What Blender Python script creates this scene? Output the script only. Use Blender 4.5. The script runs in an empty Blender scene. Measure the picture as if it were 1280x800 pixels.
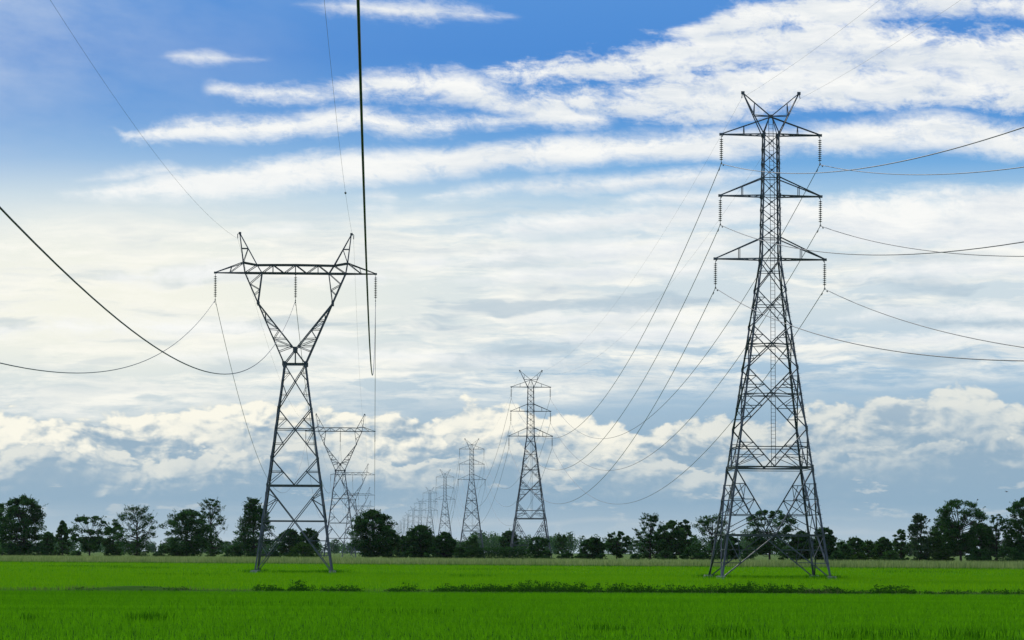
import bpy, math, random
import numpy as np
from mathutils import Vector, Matrix

R = math.radians
SC = bpy.context.scene
COL = SC.collection

# ------------------------------------------------------------------ survey of the place (metres)
EYE = 2.64                    # the photographer's eye over the paddies
FPX = 3600.0                  # focal length in photo pixels (1280 wide), horizon at photo row 690
SLOPE = -172.0 / 3600.0       # both lines run away slightly to the left of straight ahead
UNIT = 170.4


def lin(r, g, b):
    f = lambda c: c / 12.92 if c <= 0.04045 else ((c + 0.055) / 1.055) ** 2.4
    return (f(r / 255), f(g / 255), f(b / 255), 1.0)


# ------------------------------------------------------------------ mesh + tagging helpers
def tag(o, label=None, cat=None, group=None, kind=None):
    if label: o['label'] = label
    if cat: o['category'] = cat
    if group: o['group'] = group
    if kind: o['kind'] = kind
    return o


def link(name, me, mat=None, parent=None):
    if mat is not None and not me.materials:
        me.materials.append(mat)
    o = bpy.data.objects.new(name, me)
    COL.objects.link(o)
    if parent is not None:
        o.parent = parent
    return o


def empty(name, loc, rz=0.0):
    o = bpy.data.objects.new(name, None)
    COL.objects.link(o)
    o.location = loc
    o.rotation_euler = (0, 0, rz)
    return o


def mesh_np(name, verts, loops, starts, totals, smooth=False, attr=None):
    me = bpy.data.meshes.new(name)
    nv, nl, nf = len(verts), len(loops), len(starts)
    me.vertices.add(nv)
    me.vertices.foreach_set('co', np.asarray(verts, dtype=np.float32).ravel())
    me.loops.add(nl)
    me.loops.foreach_set('vertex_index', np.asarray(loops, dtype=np.int32))
    me.polygons.add(nf)
    me.polygons.foreach_set('loop_start', np.asarray(starts, dtype=np.int32))
    me.polygons.foreach_set('loop_total', np.asarray(totals, dtype=np.int32))
    if smooth:
        me.polygons.foreach_set('use_smooth', np.ones(nf, dtype=bool))
    me.update(calc_edges=True)
    if attr is not None:
        a = me.attributes.new('tone', 'FLOAT', 'POINT')
        a.data.foreach_set('value', np.asarray(attr, dtype=np.float32))
    return me


class MB:
    """collects shapes, then becomes ONE mesh"""
    def __init__(self):
        self.v = []; self.f = []

    def add(self, vs, fs):
        b = len(self.v)
        self.v += [tuple(p) for p in vs]
        self.f += [tuple(b + i for i in f) for f in fs]

    def join(self, other):
        self.add(other.v, other.f)

    def angle(self, p, q, w, t=None, inward=None):
        """an L-shaped steel angle from p to q, the heel of the L on the line"""
        p = Vector(p); q = Vector(q)
        a = q - p
        if a.length < 1e-6: return
        a.normalize()
        t = t or max(0.014, w * 0.16)
        if inward is None:
            ref = Vector((0, 0, 1)) if abs(a.z) < 0.9 else Vector((0, 1, 0))
            n1 = a.cross(ref).normalized()
        else:
            n1 = Vector(inward); n1 = (n1 - a * n1.dot(a)).normalized()
        n2 = a.cross(n1).normalized()
        if inward is not None:
            n1, n2 = (n1 + n2).normalized(), (n1 - n2).normalized()
        prof = [(0, 0), (w, 0), (w, t), (t, t), (t, w), (0, w)]
        off = 0.0 if inward is not None else -w * 0.35
        vs = []
        for e in (p, q):
            for x, y in prof:
                vs.append(e + n1 * (x + off) + n2 * (y + off))
        fs = [(i, (i + 1) % 6, 6 + (i + 1) % 6, 6 + i) for i in range(6)]
        fs += [(3, 2, 1, 0), (5, 4, 3, 0), (6, 7, 8, 9), (6, 9, 10, 11)]
        self.add(vs, fs)

    def plate(self, c, ax, ay, w, h, t):
        c = Vector(c); ax = Vector(ax).normalized(); ay = Vector(ay).normalized(); az = ax.cross(ay)
        vs = [c + ax * (w / 2 * i) + ay * (h / 2 * j) + az * (t / 2 * k)
              for k in (-1, 1) for i, j in ((-1, -1), (1, -1), (1, 1), (-1, 1))]
        self.add(vs, [(3, 2, 1, 0), (4, 5, 6, 7), (0, 1, 5, 4), (1, 2, 6, 5), (2, 3, 7, 6), (3, 0, 4, 7)])

    def lathe(self, c, prof, n=8):
        c = Vector(c)
        vs = []
        for r, z in prof:
            for k in range(n):
                a = 2 * math.pi * k / n
                vs.append(c + Vector((r * math.cos(a), r * math.sin(a), z)))
        m = len(prof)
        fs = []
        for i in range(m - 1):
            for k in range(n):
                fs.append((i * n + k, i * n + (k + 1) % n, (i + 1) * n + (k + 1) % n, (i + 1) * n + k))
        fs.append(tuple(range(n - 1, -1, -1)))
        fs.append(tuple((m - 1) * n + k for k in range(n)))
        self.add(vs, fs)

    def tube(self, pts, rad, n=6):
        pts = [Vector(p) for p in pts]
        vs = []
        m = len(pts)
        for i, p in enumerate(pts):
            a = (pts[min(i + 1, m - 1)] - pts[max(i - 1, 0)]).normalized()
            ref = Vector((0, 0, 1)) if abs(a.z) < 0.85 else Vector((1, 0, 0))
            n1 = a.cross(ref).normalized(); n2 = n1.cross(a)
            r = rad[i] if isinstance(rad, (list, tuple)) else rad
            for k in range(n):
                t = 2 * math.pi * k / n
                vs.append(p + n1 * (r * math.cos(t)) + n2 * (r * math.sin(t)))
        fs = []
        for i in range(m - 1):
            for k in range(n):
                fs.append((i * n + k, i * n + (k + 1) % n, (i + 1) * n + (k + 1) % n, (i + 1) * n + k))
        fs.append(tuple(range(n - 1, -1, -1)))
        fs.append(tuple((m - 1) * n + k for k in range(n)))
        self.add(vs, fs)

    def mesh(self, name):
        me = bpy.data.meshes.new(name)
        me.from_pydata([tuple(p) for p in self.v], [], self.f)
        me.update()
        return me

    def build(self, name, mat, parent=None):
        return link(name, self.mesh(name), mat, parent)


# ------------------------------------------------------------------ node expression helper
class X:
    """a float socket that understands arithmetic"""
    nt = None

    def __init__(self, s): self.s = s

    @staticmethod
    def m(op, *a, clamp=False):
        n = X.nt.nodes.new('ShaderNodeMath'); n.operation = op; n.use_clamp = clamp
        for i, v in enumerate(a):
            if isinstance(v, X): X.nt.links.new(v.s, n.inputs[i])
            else: n.inputs[i].default_value = float(v)
        return X(n.outputs[0])

    def __add__(s, o): return X.m('ADD', s, o)
    __radd__ = __add__
    def __sub__(s, o): return X.m('SUBTRACT', s, o)
    def __rsub__(s, o): return X.m('SUBTRACT', o, s)
    def __mul__(s, o): return X.m('MULTIPLY', s, o)
    __rmul__ = __mul__
    def __truediv__(s, o): return X.m('DIVIDE', s, o)
    def abs(s): return X.m('ABSOLUTE', s)
    def clamp(s): return X.m('ADD', s, 0.0, clamp=True)
    def max(s, o): return X.m('MAXIMUM', s, o)
    def min(s, o): return X.m('MINIMUM', s, o)

    def step(s, a, b):
        n = X.nt.nodes.new('ShaderNodeMapRange'); n.interpolation_type = 'SMOOTHSTEP'
        X.nt.links.new(s.s, n.inputs['Value'])
        n.inputs['From Min'].default_value = a; n.inputs['From Max'].default_value = b
        return X(n.outputs[0])

    def gauss(s, c, w):
        d = (s - c) / w
        return X.m('EXPONENT', d * d * -1.0)


def xvec(x, y, z=0.0):
    n = X.nt.nodes.new('ShaderNodeCombineXYZ')
    for i, v in enumerate((x, y, z)):
        if isinstance(v, X): X.nt.links.new(v.s, n.inputs[i])
        else: n.inputs[i].default_value = float(v)
    return n.outputs[0]


def xnoise(x, y, scale=1.0, detail=6.0, rough=0.55, z=0.0, dist=0.0, lac=2.0):
    n = X.nt.nodes.new('ShaderNodeTexNoise'); n.noise_dimensions = '2D'
    n.inputs['Scale'].default_value = scale; n.inputs['Detail'].default_value = detail
    n.inputs['Roughness'].default_value = rough; n.inputs['Distortion'].default_value = dist
    n.inputs['Lacunarity'].default_value = lac
    X.nt.links.new(xvec(x + z * 3.7, y + z * 1.3), n.inputs['Vector'])
    return X(n.outputs[0])


def xvoro(x, y, scale=1.0, detail=3.0, rough=0.5, z=0.0, smooth=0.6):
    n = X.nt.nodes.new('ShaderNodeTexVoronoi'); n.voronoi_dimensions = '2D'; n.feature = 'SMOOTH_F1'
    n.inputs['Scale'].default_value = scale; n.inputs['Detail'].default_value = detail
    n.inputs['Roughness'].default_value = rough; n.inputs['Smoothness'].default_value = smooth
    X.nt.links.new(xvec(x + z * 3.7, y + z * 1.3), n.inputs['Vector'])
    return X(n.outputs['Distance'])


def xmix(fac, a, b):
    n = X.nt.nodes.new('ShaderNodeMix'); n.data_type = 'RGBA'; n.clamp_factor = True
    if isinstance(fac, X): X.nt.links.new(fac.s, n.inputs[0])
    else: n.inputs[0].default_value = fac
    for i, c in ((6, a), (7, b)):
        if isinstance(c, tuple): n.inputs[i].default_value = c
        else: X.nt.links.new(c, n.inputs[i])
    return n.outputs[2]


def xcurve(x, pts):
    """pts: list of (x, y), both already in 0..1"""
    n = X.nt.nodes.new('ShaderNodeFloatCurve')
    mp = n.mapping
    mp.extend = 'HORIZONTAL'
    cu = mp.curves[0]
    pts = sorted(pts)
    while len(cu.points) < len(pts):
        cu.points.new(0.5, 0.5)
    for p, (a, b) in zip(cu.points, pts):
        p.location = (min(1, max(0, a)), min(1, max(0, b)))
        p.handle_type = 'AUTO_CLAMPED'
    mp.update()
    X.nt.links.new(x.s, n.inputs['Value'])
    return X(n.outputs[0])


def xramp(x, stops):
    n = X.nt.nodes.new('ShaderNodeValToRGB')
    el = n.color_ramp.elements
    while len(el) < len(stops): el.new(0.5)
    for e, (p, c) in zip(el, stops):
        e.position = p; e.color = c
    X.nt.links.new(x.s, n.inputs[0])
    return n.outputs[0]
# ================================================================== SKY: sun, Nishita air, cloud decks by compass direction
SUN_EL, SUN_AZ = R(38), R(-24)            # ahead of the camera and a little to the left


def build_world():
    w = bpy.data.worlds.new('World'); SC.world = w; w.use_nodes = True
    nt = w.node_tree; nt.nodes.clear(); X.nt = nt
    tc = nt.nodes.new('ShaderNodeTexCoord')
    sp = nt.nodes.new('ShaderNodeSeparateXYZ'); nt.links.new(tc.outputs['Generated'], sp.inputs[0])
    dx, dy, dz = (X(sp.outputs[i]) for i in range(3))
    hor = X.m('SQRT', dx * dx + dy * dy + 1e-6)
    U = X.m('ARCTAN2', dx, dy) * 36.0               # compass bearing, 1 unit = 1/36 rad
    V = (dz / hor * 36.0).min(40.0)                 # elevation, same unit
    cu = (U + 9.0) / 18.0

    # warp so that no edge is straight
    w1 = xnoise(U * 0.9, V * 1.6, 1.0, 3, 0.5, 3.1) - 0.5
    w2 = xnoise(U * 0.9, V * 1.6, 1.0, 3, 0.5, 17.7) - 0.5
    Uw = U + w1 * 0.55
    Vw = V + w2 * 0.16
    n_streak = xnoise(Uw * 0.75, Vw * 2.3, 1.0, 10, 0.64, 1.0) - 0.5      # streaky cloud texture
    n_wisp = xnoise(Uw * 2.4 + V * 0.9, Vw * 4.4, 1.0, 9, 0.70, 5.0) - 0.5

    n_fine = xnoise(Uw * 4.5 + V * 2.0, Vw * 9.0, 1.0, 6, 0.65, 15.0) - 0.5

    # ---- base air
    base_own = xramp((V / 10.0).clamp(), [
        (0.000, lin(193, 208, 218)), (0.045, lin(168, 194, 211)), (0.08, lin(140, 174, 200)), (0.13, lin(136, 171, 199)),
        (0.185, lin(157, 188, 213)), (0.23, lin(166, 196, 220)), (0.30, lin(208, 222, 230)), (0.385, lin(212, 226, 234)),
        (0.44, lin(172, 206, 232)), (0.485, lin(112, 172, 226)), (0.54, lin(82, 150, 219)), (0.62, lin(66, 136, 214)),
        (0.69, lin(76, 142, 217)), (1.0, lin(88, 150, 218))])
    # milky veil towards the sun side (left) and low down
    veil = (U.gauss(-5.6, 4.6) * V.gauss(3.10, 1.30) * 1.05).clamp()
    base = xmix(veil, base_own, lin(246, 247, 236))
    cir = xnoise(U * 0.45 + V * 0.25, V * 1.1, 1.0, 7, 0.62, 63.0) - 0.42
    veil2 = (U.gauss(-7.2, 3.2) * V.gauss(6.6, 1.7) * (0.42 + cir * 1.6)).clamp()
    base = xmix(veil2, base, lin(186, 204, 232))

    # ---- mid level veil: streaks of white and grey between the blue and the cumulus
    lay = xnoise(Uw * 0.55, Vw * 3.4, 1.0, 10, 0.64, 9.0) - 0.5
    lay2 = xnoise(Uw * 0.22 + 4.0, Vw * 2.1, 1.0, 5, 0.5, 12.0) - 0.5
    mid_zone = (V - U * 0.05).step(1.62, 2.2) * (1.0 - (V - U * 0.035).step(3.75, 4.6))
    thinl = xnoise(Uw * 0.9 - V * 0.5, Vw * 7.0, 1.0, 9, 0.66, 27.0) - 0.5
    mid_d = ((lay * 4.2 + lay2 * 2.6 + thinl * 3.2 + n_fine * 0.6 + 0.46) * mid_zone).clamp()
    grey_n = (xnoise(Uw * 0.5, Vw * 3.4, 1.0, 9, 0.62, 23.0) - 0.5)
    left_glow = U.gauss(-4.8, 4.4)
    mid_col = xmix((grey_n * 3.2 + thinl * 1.2 + 0.14).clamp() * (1.0 - left_glow * 0.25), lin(255, 254, 246), lin(200, 213, 223))
    col = xmix(mid_d * 0.92, base, mid_col)
    # darker grey-blue lenses inside the veil
    dk = (xnoise(Uw * 0.55 + 2.0, Vw * 3.6, 1.0, 5, 0.5, 31.0) - 0.54).step(0.0, 0.13) * V.gauss(2.85, 0.85)
    col = xmix(dk * 0.75, col, lin(176, 197, 213))
    warm = U.gauss(-4.9, 3.0) * V.gauss(3.0, 1.0)
    col = xmix(warm * 0.40, col, lin(253, 250, 234))

    # ---- streak clouds: each a band with its own run of bearing, height and half thickness (photo survey)
    bands = [
        # upper left pair
        ([(262, 118, 1), (330, 120, 7), (420, 117, 13), (500, 105, 15), (560, 108, 17), (620, 128, 18), (680, 140, 17), (760, 150, 6)], 0.30),
        ([(140, 166, -3), (165, 178, 3), (230, 168, 14), (320, 163, 13), (430, 152, 14), (500, 158, 13), (600, 152, 10), (700, 147, 9), (770, 145, -6)], 0.26),
        # long lens through the middle
        ([(80, 249, -2), (130, 246, 7), (260, 233, 18), (360, 221, 21), (450, 212, 19), (560, 202, 17), (660, 192, 18), (780, 185, 17), (880, 181, 19), (960, 178, 17),
          (1060, 172, 20), (1160, 165, 24), (1280, 185, 20), (1400, 190, 22)], 0.22),
        ([(100, 232, -4), (150, 226, 3), (200, 219, 5), (235, 216, -6)], 0.16),
        # great bank upper right
        ([(600, 92, -8), (650, 92, 8), (720, 88, 14), (780, 80, 16), (850, 74, 20), (930, 66, 30), (1020, 60, 36), (1100, 66, 33), (1200, 80, 29), (1300, 70, 35), (1400, 70, 40)], 0.52),
        ([(560, 136, -10), (640, 130, 12), (720, 126, 14), (800, 122, 24), (880, 118, 30), (960, 112, 29), (1050, 110, 27), (1150, 108, 28), (1280, 112, 31), (1400, 110, 36)], 0.46),
        ([(770, 30, -14), (840, 44, 2), (900, 30, 14), (980, 18, 20), (1060, 12, 20), (1140, 6, 14), (1230, 8, 10), (1290, 18, 18), (1400, 20, 20)], 0.40),
        # thin streaks below
        ([(520, 246, -4), (560, 243, 5), (640, 236, 7), (720, 232, 7), (790, 229, 8), (860, 222, 11), (920, 222, 7), (960, 222, -6)], 0.20),
        ([(760, 250, -4), (830, 247, 9), (900, 250, 9), (950, 250, -5)], 0.20),
        ([(560, 293, -5), (640, 284, 9), (720, 277, 11), (800, 272, 12), (880, 270, 12), (940, 268, 14), (1020, 275, 28), (1100, 278, 34), (1190, 276, 38), (1290, 275, 40), (1400, 275, 40)], 0.30),
        ([(370, 8, -6), (420, 10, 3), (490, 14, 9), (560, 16, 8), (610, 19, 2), (640, 20, -6)], 0.22),
        ([(205, 77, -6), (235, 77, 3), (260, 77, 6), (290, 78, -2), (330, 78, -6)], 0.16),
        # short flat ones low on the left
        ([(445, 247, -6), (475, 247, 4), (500, 246, -5)], 0.14),
        ([(440, 262, -6), (470, 262, 3), (500, 261, -5)], 0.14),
        ([(280, 300, -8), (320, 294, 3), (360, 290, 3), (400, 286, -6)], 0.16),
    ]
    # fine layers lower down, through the pale veil
    bands += [
        ([(430, 342, -5), (520, 331, 6), (640, 322, 11), (760, 314, 12), (880, 308, 9), (960, 304, -5)], 0.24),
        ([(560, 354, -5), (640, 347, 8), (760, 339, 9), (860, 336, 5), (930, 334, -5)], 0.24),
        ([(110, 354, -5), (200, 350, 9), (320, 341, 11), (440, 346, 7), (530, 351, -6)], 0.24),
        ([(620, 399, -5), (720, 396, 7), (800, 392, 7), (880, 396, 3), (930, 396, -5)], 0.24),
        ([(640, 427, -5), (740, 420, 8), (840, 416, 9), (940, 420, 7), (1060, 424, -5)], 0.26),
        ([(-60, 424, 3), (30, 420, 6), (120, 414, 7), (260, 412, 8), (380, 418, 4), (440, 420, -5)], 0.24),
        ([(160, 454, -5), (300, 446, 6), (460, 444, 7), (620, 450, 5), (720, 452, -5)], 0.24),
        ([(1030, 402, -5), (1120, 392, 7), (1200, 388, 9), (1290, 392, 9), (1400, 392, 8)], 0.28),
        ([(1030, 432, -5), (1140, 424, 8), (1260, 420, 9), (1400, 424, 8)], 0.26),
        ([(1040, 348, -5), (1130, 342, 8), (1230, 338, 10), (1400, 340, 10)], 0.26),
    ]
    dens = None; under = None
    for pts, amp in bands:
        vc = xcurve(cu, [((x - 640) / 100 / 18 + 0.5, (690 - y) / 100 / 9) for x, y, t in pts]) * 9.0
        th = xcurve(cu, [((x - 640) / 100 / 18 + 0.5, (t / 100 + 1) / 2) for x, y, t in pts]) * 2.0 - 1.0
        ends = sorted(pts)
        lo = (ends[0][0] - 640) / 100; hi = (ends[-1][0] - 640) / 100
        dv = (V + w2 * 0.10) - vc
        inside = th - dv.abs()
        d = inside + n_streak * amp * 1.05 + n_wisp * amp * 0.80 + n_fine * 0.05 - 0.004
        rng = U.step(lo - 0.15, lo + 0.1) * (1.0 - U.step(hi - 0.1, hi + 0.15))
        d = d.step(-0.11, 0.15) * rng
        # thickness seen from below: grey belly
        ug = (dv / (th.max(0.03)) * -0.5 + 0.35).clamp() * d
        dens = d if dens is None else dens.max(d)
        under = ug if under is None else under.max(ug)
    thin = (n_wisp * 1.7 + n_streak * 1.2 + 0.90).clamp()
    grain = (xnoise(Uw * 0.8, Vw * 3.6, 1.0, 9, 0.64, 41.0) - 0.43) * 2.7
    bcol = xmix((under * 0.35 + grain * 0.55).clamp() * (1.0 - left_glow * 0.7), lin(255, 255, 252), lin(190, 206, 224))
    col = xmix(dens * (thin * 0.80 + 0.26).clamp(), col, bcol)

    # ---- cumulus heaps low over the horizon, two decks one before the other
    shade_c = xramp((V / 2.4).clamp(), [(0.0, lin(178, 199, 214)), (0.26, lin(136, 171, 198)), (0.62, lin(146, 174, 197)), (1.0, lin(192, 207, 218))])
    big = xnoise(U * 0.55, V * 1.7, 1.0, 4, 0.5, 55.0) - 0.5

    def deck(col, tops, z, bright, tall, rough):
        top = xcurve(cu, [((x - 640) / 100 / 18 + 0.5, (690 - y) / 100 / 9) for x, y in tops]) * 9.0
        Uc = U + w1 * 0.30; Vc = V + w2 * 0.22
        fx, fy = Uc * 1.15, Vc * 2.0

        def height(ox, oy):
            p = xvoro(fx + ox, fy + oy, 1.5, 3.5, 0.55, z, 0.9)
            q = xnoise(fx + ox, fy + oy, 2.0, 9, 0.565, z + 5.0) - 0.5
            return p * -0.40 + q * 0.75
        h0 = height(0.0, 0.0)
        h1 = height(-0.07, 0.13)
        patch = xnoise(Uc * 0.8, Vc * 1.7, 1.0, 5, 0.5, z + 13.0) - 0.5
        depth = (top - V)
        cd = (depth + (h0 + 0.17) * rough).step(-0.01, 0.075)
        relief = (h0 - h1)
        dd = depth / tall
        lit = (relief * 2.0 + 0.90 + patch * 2.2 - dd * 0.50 + big * 0.7 + (1.0 - depth.step(0.0, 0.20)) * 0.42).clamp()
        fade = 1.0 - (dd + big * 0.8 - h0 * 0.9).step(0.55, 1.65)
        side = U.step(0.6, 3.2) * 0.36
        k = (lit.step(0.05, 1.0) * bright * (1.0 - side)).clamp()
        ccol = xmix(k, shade_c, lin(255, 252, 238))
        return xmix(cd * fade, xmix(cd * 0.75, col, shade_c), ccol)

    col = deck(col, [
        (-260, 500), (-120, 520), (0, 508), (60, 516), (130, 520), (200, 510), (260, 502), (330, 494), (400, 500), (450, 512), (520, 512), (555, 506),
        (590, 494), (640, 500), (690, 506), (740, 518), (800, 520), (860, 514), (910, 510), (960, 518), (1010, 498), (1060, 495), (1110, 494), (1150, 482),
        (1190, 475), (1230, 482), (1270, 498), (1310, 492), (1400, 510), (1540, 500)], 2.0, 1.0, 0.85, 0.50)
    col = deck(col, [
        (-260, 570), (0, 556), (50, 548), (110, 560), (180, 566), (250, 552), (330, 560), (400, 545), (450, 555), (510, 562), (560, 548), (610, 540), (660, 552),
        (720, 566), (800, 560), (900, 572), (1000, 556), (1080, 548), (1150, 540), (1220, 532), (1280, 540), (1400, 560), (1540, 570)], 31.0, 0.66, 0.50, 0.85)
    # small bright rags and streaks under the heaps
    rag = (xnoise(Uw * 1.1, Vw * 4.4, 1.0, 6, 0.6, 71.0) - 0.60).step(0.0, 0.09) * V.gauss(0.75, 0.38)
    col = xmix(rag * 0.5, col, lin(214, 220, 220))
    low = (xnoise(Uw * 0.3, Vw * 4.5, 1.0, 4, 0.5, 77.0) - 0.5)
    col = xmix((low * 3.0 + 0.1).clamp() * V.gauss(0.32, 0.26) * 0.55, col, lin(202, 211, 217))

    # ---- the rest of the sky dome, out of the photo: broken cloud of the same kind
    away = (U.abs().step(7.5, 10.5)).max(V.step(7.6, 9.5))
    gen = (xnoise(U * 0.28, V * 0.55, 1.0, 6, 0.58, 99.0) - 0.46).step(0.0, 0.14) * V.step(0.5, 1.5)
    col = xmix(away * gen * 0.9, col, lin(238, 240, 240))

    sky = nt.nodes.new('ShaderNodeTexSky'); sky.sky_type = 'NISHITA'; sky.sun_disc = False
    sky.sun_elevation = SUN_EL; sky.sun_rotation = SUN_AZ
    sky.air_density = 1.0; sky.dust_density = 0.6; sky.ozone_density = 2.0
    b1 = nt.nodes.new('ShaderNodeBackground'); nt.links.new(sky.outputs[0], b1.inputs[0]); b1.inputs[1].default_value = 0.06
    b2 = nt.nodes.new('ShaderNodeBackground'); nt.links.new(col, b2.inputs[0]); b2.inputs[1].default_value = 1.0
    mx = nt.nodes.new('ShaderNodeMixShader'); mx.inputs[0].default_value = 0.92
    nt.links.new(b1.outputs[0], mx.inputs[1]); nt.links.new(b2.outputs[0], mx.inputs[2])
    out = nt.nodes.new('ShaderNodeOutputWorld'); nt.links.new(mx.outputs[0], out.inputs[0])
    w.cycles.sampling_method = 'MANUAL'; w.cycles.sample_map_resolution = 256


build_world()
su = bpy.data.lights.new('sun', 'SUN'); su.energy = 3.0; su.angle = R(3.0); su.color = (1.0, 0.95, 0.86)
so = bpy.data.objects.new('sun', su); COL.objects.link(so)
sd = Vector((math.sin(SUN_AZ) * math.cos(SUN_EL), math.cos(SUN_AZ) * math.cos(SUN_EL), math.sin(SUN_EL)))
so.rotation_euler = sd.to_track_quat('Z', 'Y').to_euler()
so.location = sd * 300

cam = bpy.data.cameras.new('camera'); co = bpy.data.objects.new('camera', cam); COL.objects.link(co)
co.location = (0, 0, EYE); co.rotation_euler = (R(90), R(-0.25), 0)     # held a touch off level, as the photo is
cam.sensor_width = 36.0; cam.lens = 36.0 * FPX / 1280.0
cam.shift_y = 290.0 / 1280.0
cam.clip_start = 0.5; cam.clip_end = 40000
SC.camera = co
vs = SC.view_settings
SC.display_settings.display_device = 'sRGB'
vs.view_transform = 'Standard'; vs.look = 'None'; vs.exposure = 0.0; vs.gamma = 1.0; vs.use_curve_mapping = False

SC.cycles.use_adaptive_sampling = True; SC.cycles.adaptive_threshold = 0.01
SC.cycles.use_denoising = True; SC.cycles.denoiser = 'OPENIMAGEDENOISE'
SC.cycles.denoising_input_passes = 'RGB_ALBEDO_NORMAL'; SC.cycles.denoising_prefilter = 'ACCURATE'
SC.cycles.max_bounces = 5; SC.cycles.diffuse_bounces = 3; SC.cycles.glossy_bounces = 2; SC.cycles.transmission_bounces = 3
# ================================================================== MATERIALS of built things
def mat_principled(name, rgb, rough=0.6, metal=0.0, var=0.25, scale=3.0, spec=0.5):
    m = bpy.data.materials.new(name); m.use_nodes = True
    nt = m.node_tree; X.nt = nt
    bs = nt.nodes['Principled BSDF']
    bs.inputs['Roughness'].default_value = rough; bs.inputs['Metallic'].default_value = metal
    bs.inputs['Specular IOR Level'].default_value = spec
    tc = nt.nodes.new('ShaderNodeTexCoord')
    n = nt.nodes.new('ShaderNodeTexNoise'); n.inputs['Scale'].default_value = scale; n.inputs['Detail'].default_value = 4
    nt.links.new(tc.outputs['Object'], n.inputs['Vector'])
    a = tuple(c * (1 - var) for c in rgb) + (1,); b = tuple(min(1, c * (1 + var)) for c in rgb) + (1,)
    nt.links.new(xmix((X(n.outputs[0]) - 0.3) * 2.5, a, b), bs.inputs['Base Color'])
    return m


STEEL = mat_principled('galvanised_steel', (0.080, 0.087, 0.102), 0.5, 0.35, 0.3, 1.5)
INSUL = mat_principled('brown_porcelain', (0.045, 0.030, 0.026), 0.3, 0.0, 0.2, 4)
CABLE = mat_principled('weathered_conductor', (0.085, 0.085, 0.095), 0.5, 0.6, 0.2, 0.5)
CONC = mat_principled('weathered_concrete', (0.27, 0.26, 0.23), 0.9, 0.0, 0.3, 3)


# ================================================================== PYLONS
def lerp(a, b, t): return Vector(a) + (Vector(b) - Vector(a)) * t


class Body:
    """square tapering lattice body: corner positions by height, per-face coordinates (s, z)"""
    def __init__(self, prof): self.prof = prof

    def hw(self, z):
        p = self.prof
        for (z0, h0), (z1, h1) in zip(p, p[1:]):
            if z <= z1: return h0 + (h1 - h0) * (z - z0) / (z1 - z0)
        return p[-1][1]

    def corner(self, sx, sy, z):
        h = self.hw(z); return Vector((sx * h, sy * h, z))

    FACES = [((-1, -1), (1, -1)), ((1, -1), (1, 1)), ((1, 1), (-1, 1)), ((-1, 1), (-1, -1))]

    def P(self, k, s, z):
        a, b = Body.FACES[k]
        return lerp(self.corner(*a, z), self.corner(*b, z), (s + 1) / 2)


def x_panel(mb, B, z0, z1, w, sub=0, level=False, wl=None):
    h0, h1 = B.hw(z0), B.hw(z1)
    zc = z0 + (z1 - z0) * h0 / (h0 + h1)
    for k in range(4):
        a0, b0, a1, b1 = B.P(k, -1, z0), B.P(k, 1, z0), B.P(k, -1, z1), B.P(k, 1, z1)
        mb.angle(a0, b1, w); mb.angle(b0, a1, w)
        c = B.P(k, 0, zc)
        mb.plate(c, b0 - a0, Vector((0, 0, 1)), 0.2, 0.2, 0.03)
        if level:
            mb.angle(B.P(k, -1, zc), B.P(k, 1, zc), wl or w * 0.8)
        if sub:
            ws = w * 0.65
            for s, lo, hi in ((-1, a0, a1), (1, b0, b1)):
                for end in (lo, hi):
                    far = end
                    for t in ([0.5] if sub == 1 else [0.35, 0.68]):
                        q = lerp(c, far, t)
                        leg = B.P(k, s, q.z)
                        mb.angle(leg, q, ws)
                        mb.angle(q, B.P(k, s, zc if t < 0.5 or sub == 1 else lerp(c, far, 0.35).z), ws * 0.9)
    return zc


def ring(mb, B, z, w):
    for k in range(4):
        mb.angle(B.P(k, -1, z), B.P(k, 1, z), w)


def legs_for(B, levels, w_of):
    out = []
    for sx, sy in ((-1, -1), (1, -1), (1, 1), (-1, 1)):
        mb = MB()
        for z0, z1 in zip(levels, levels[1:]):
            p, q = B.corner(sx, sy, z0), B.corner(sx, sy, z1)
            mb.angle(p, q, w_of(z0), w_of(z0) * 0.17, inward=(-sx, -sy, 0))
            mb.plate(B.corner(sx, sy, z1) + Vector((-sx * .05, sy * 0.004, 0)), (1, 0, 0), (0, 0, 1), 0.24, 0.4, 0.02)
        # step bolts on one leg only
        if (sx, sy) == (1, -1):
            z = 3.0
            while z < levels[-1]:
                p = B.corner(sx, sy, z); mb.tube([p, p + Vector((0.16, -0.02, 0))], 0.011, 4); z += 0.45
        out.append((mb, sx, sy))
    return out


def footing_mb(c):
    mb = MB()
    x, y, z = c
    vs = []
    for zz, r in ((-0.5, 0.55), (0.22, 0.46), (0.34, 0.38)):
        vs += [(x - r, y - r, zz), (x + r, y - r, zz), (x + r, y + r, zz), (x - r, y + r, zz)]
    fs = []
    for i in range(2):
        fs += [(i * 4 + k, i * 4 + (k + 1) % 4, i * 4 + 4 + (k + 1) % 4, i * 4 + 4 + k) for k in range(4)]
    fs += [(3, 2, 1, 0), (8, 9, 10, 11)]
    mb.add(vs, fs)
    return mb


def insulator_mb(x, z, L, n):
    mb = MB()
    prof = [(0.03, 0.0), (0.03, -0.22)]
    d = (L - 0.55) / n
    for i in range(n):
        z0 = -0.22 - i * d
        prof += [(0.03, z0), (0.05, z0 - d * 0.24), (0.19, z0 - d * 0.50), (0.185, z0 - d * 0.66), (0.05, z0 - d * 0.70), (0.03, z0 - d * 0.98)]
    prof += [(0.03, -L + 0.33), (0.03, -L + 0.2)]
    mb.lathe((x, 0, z), prof, 8)
    return mb


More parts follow.
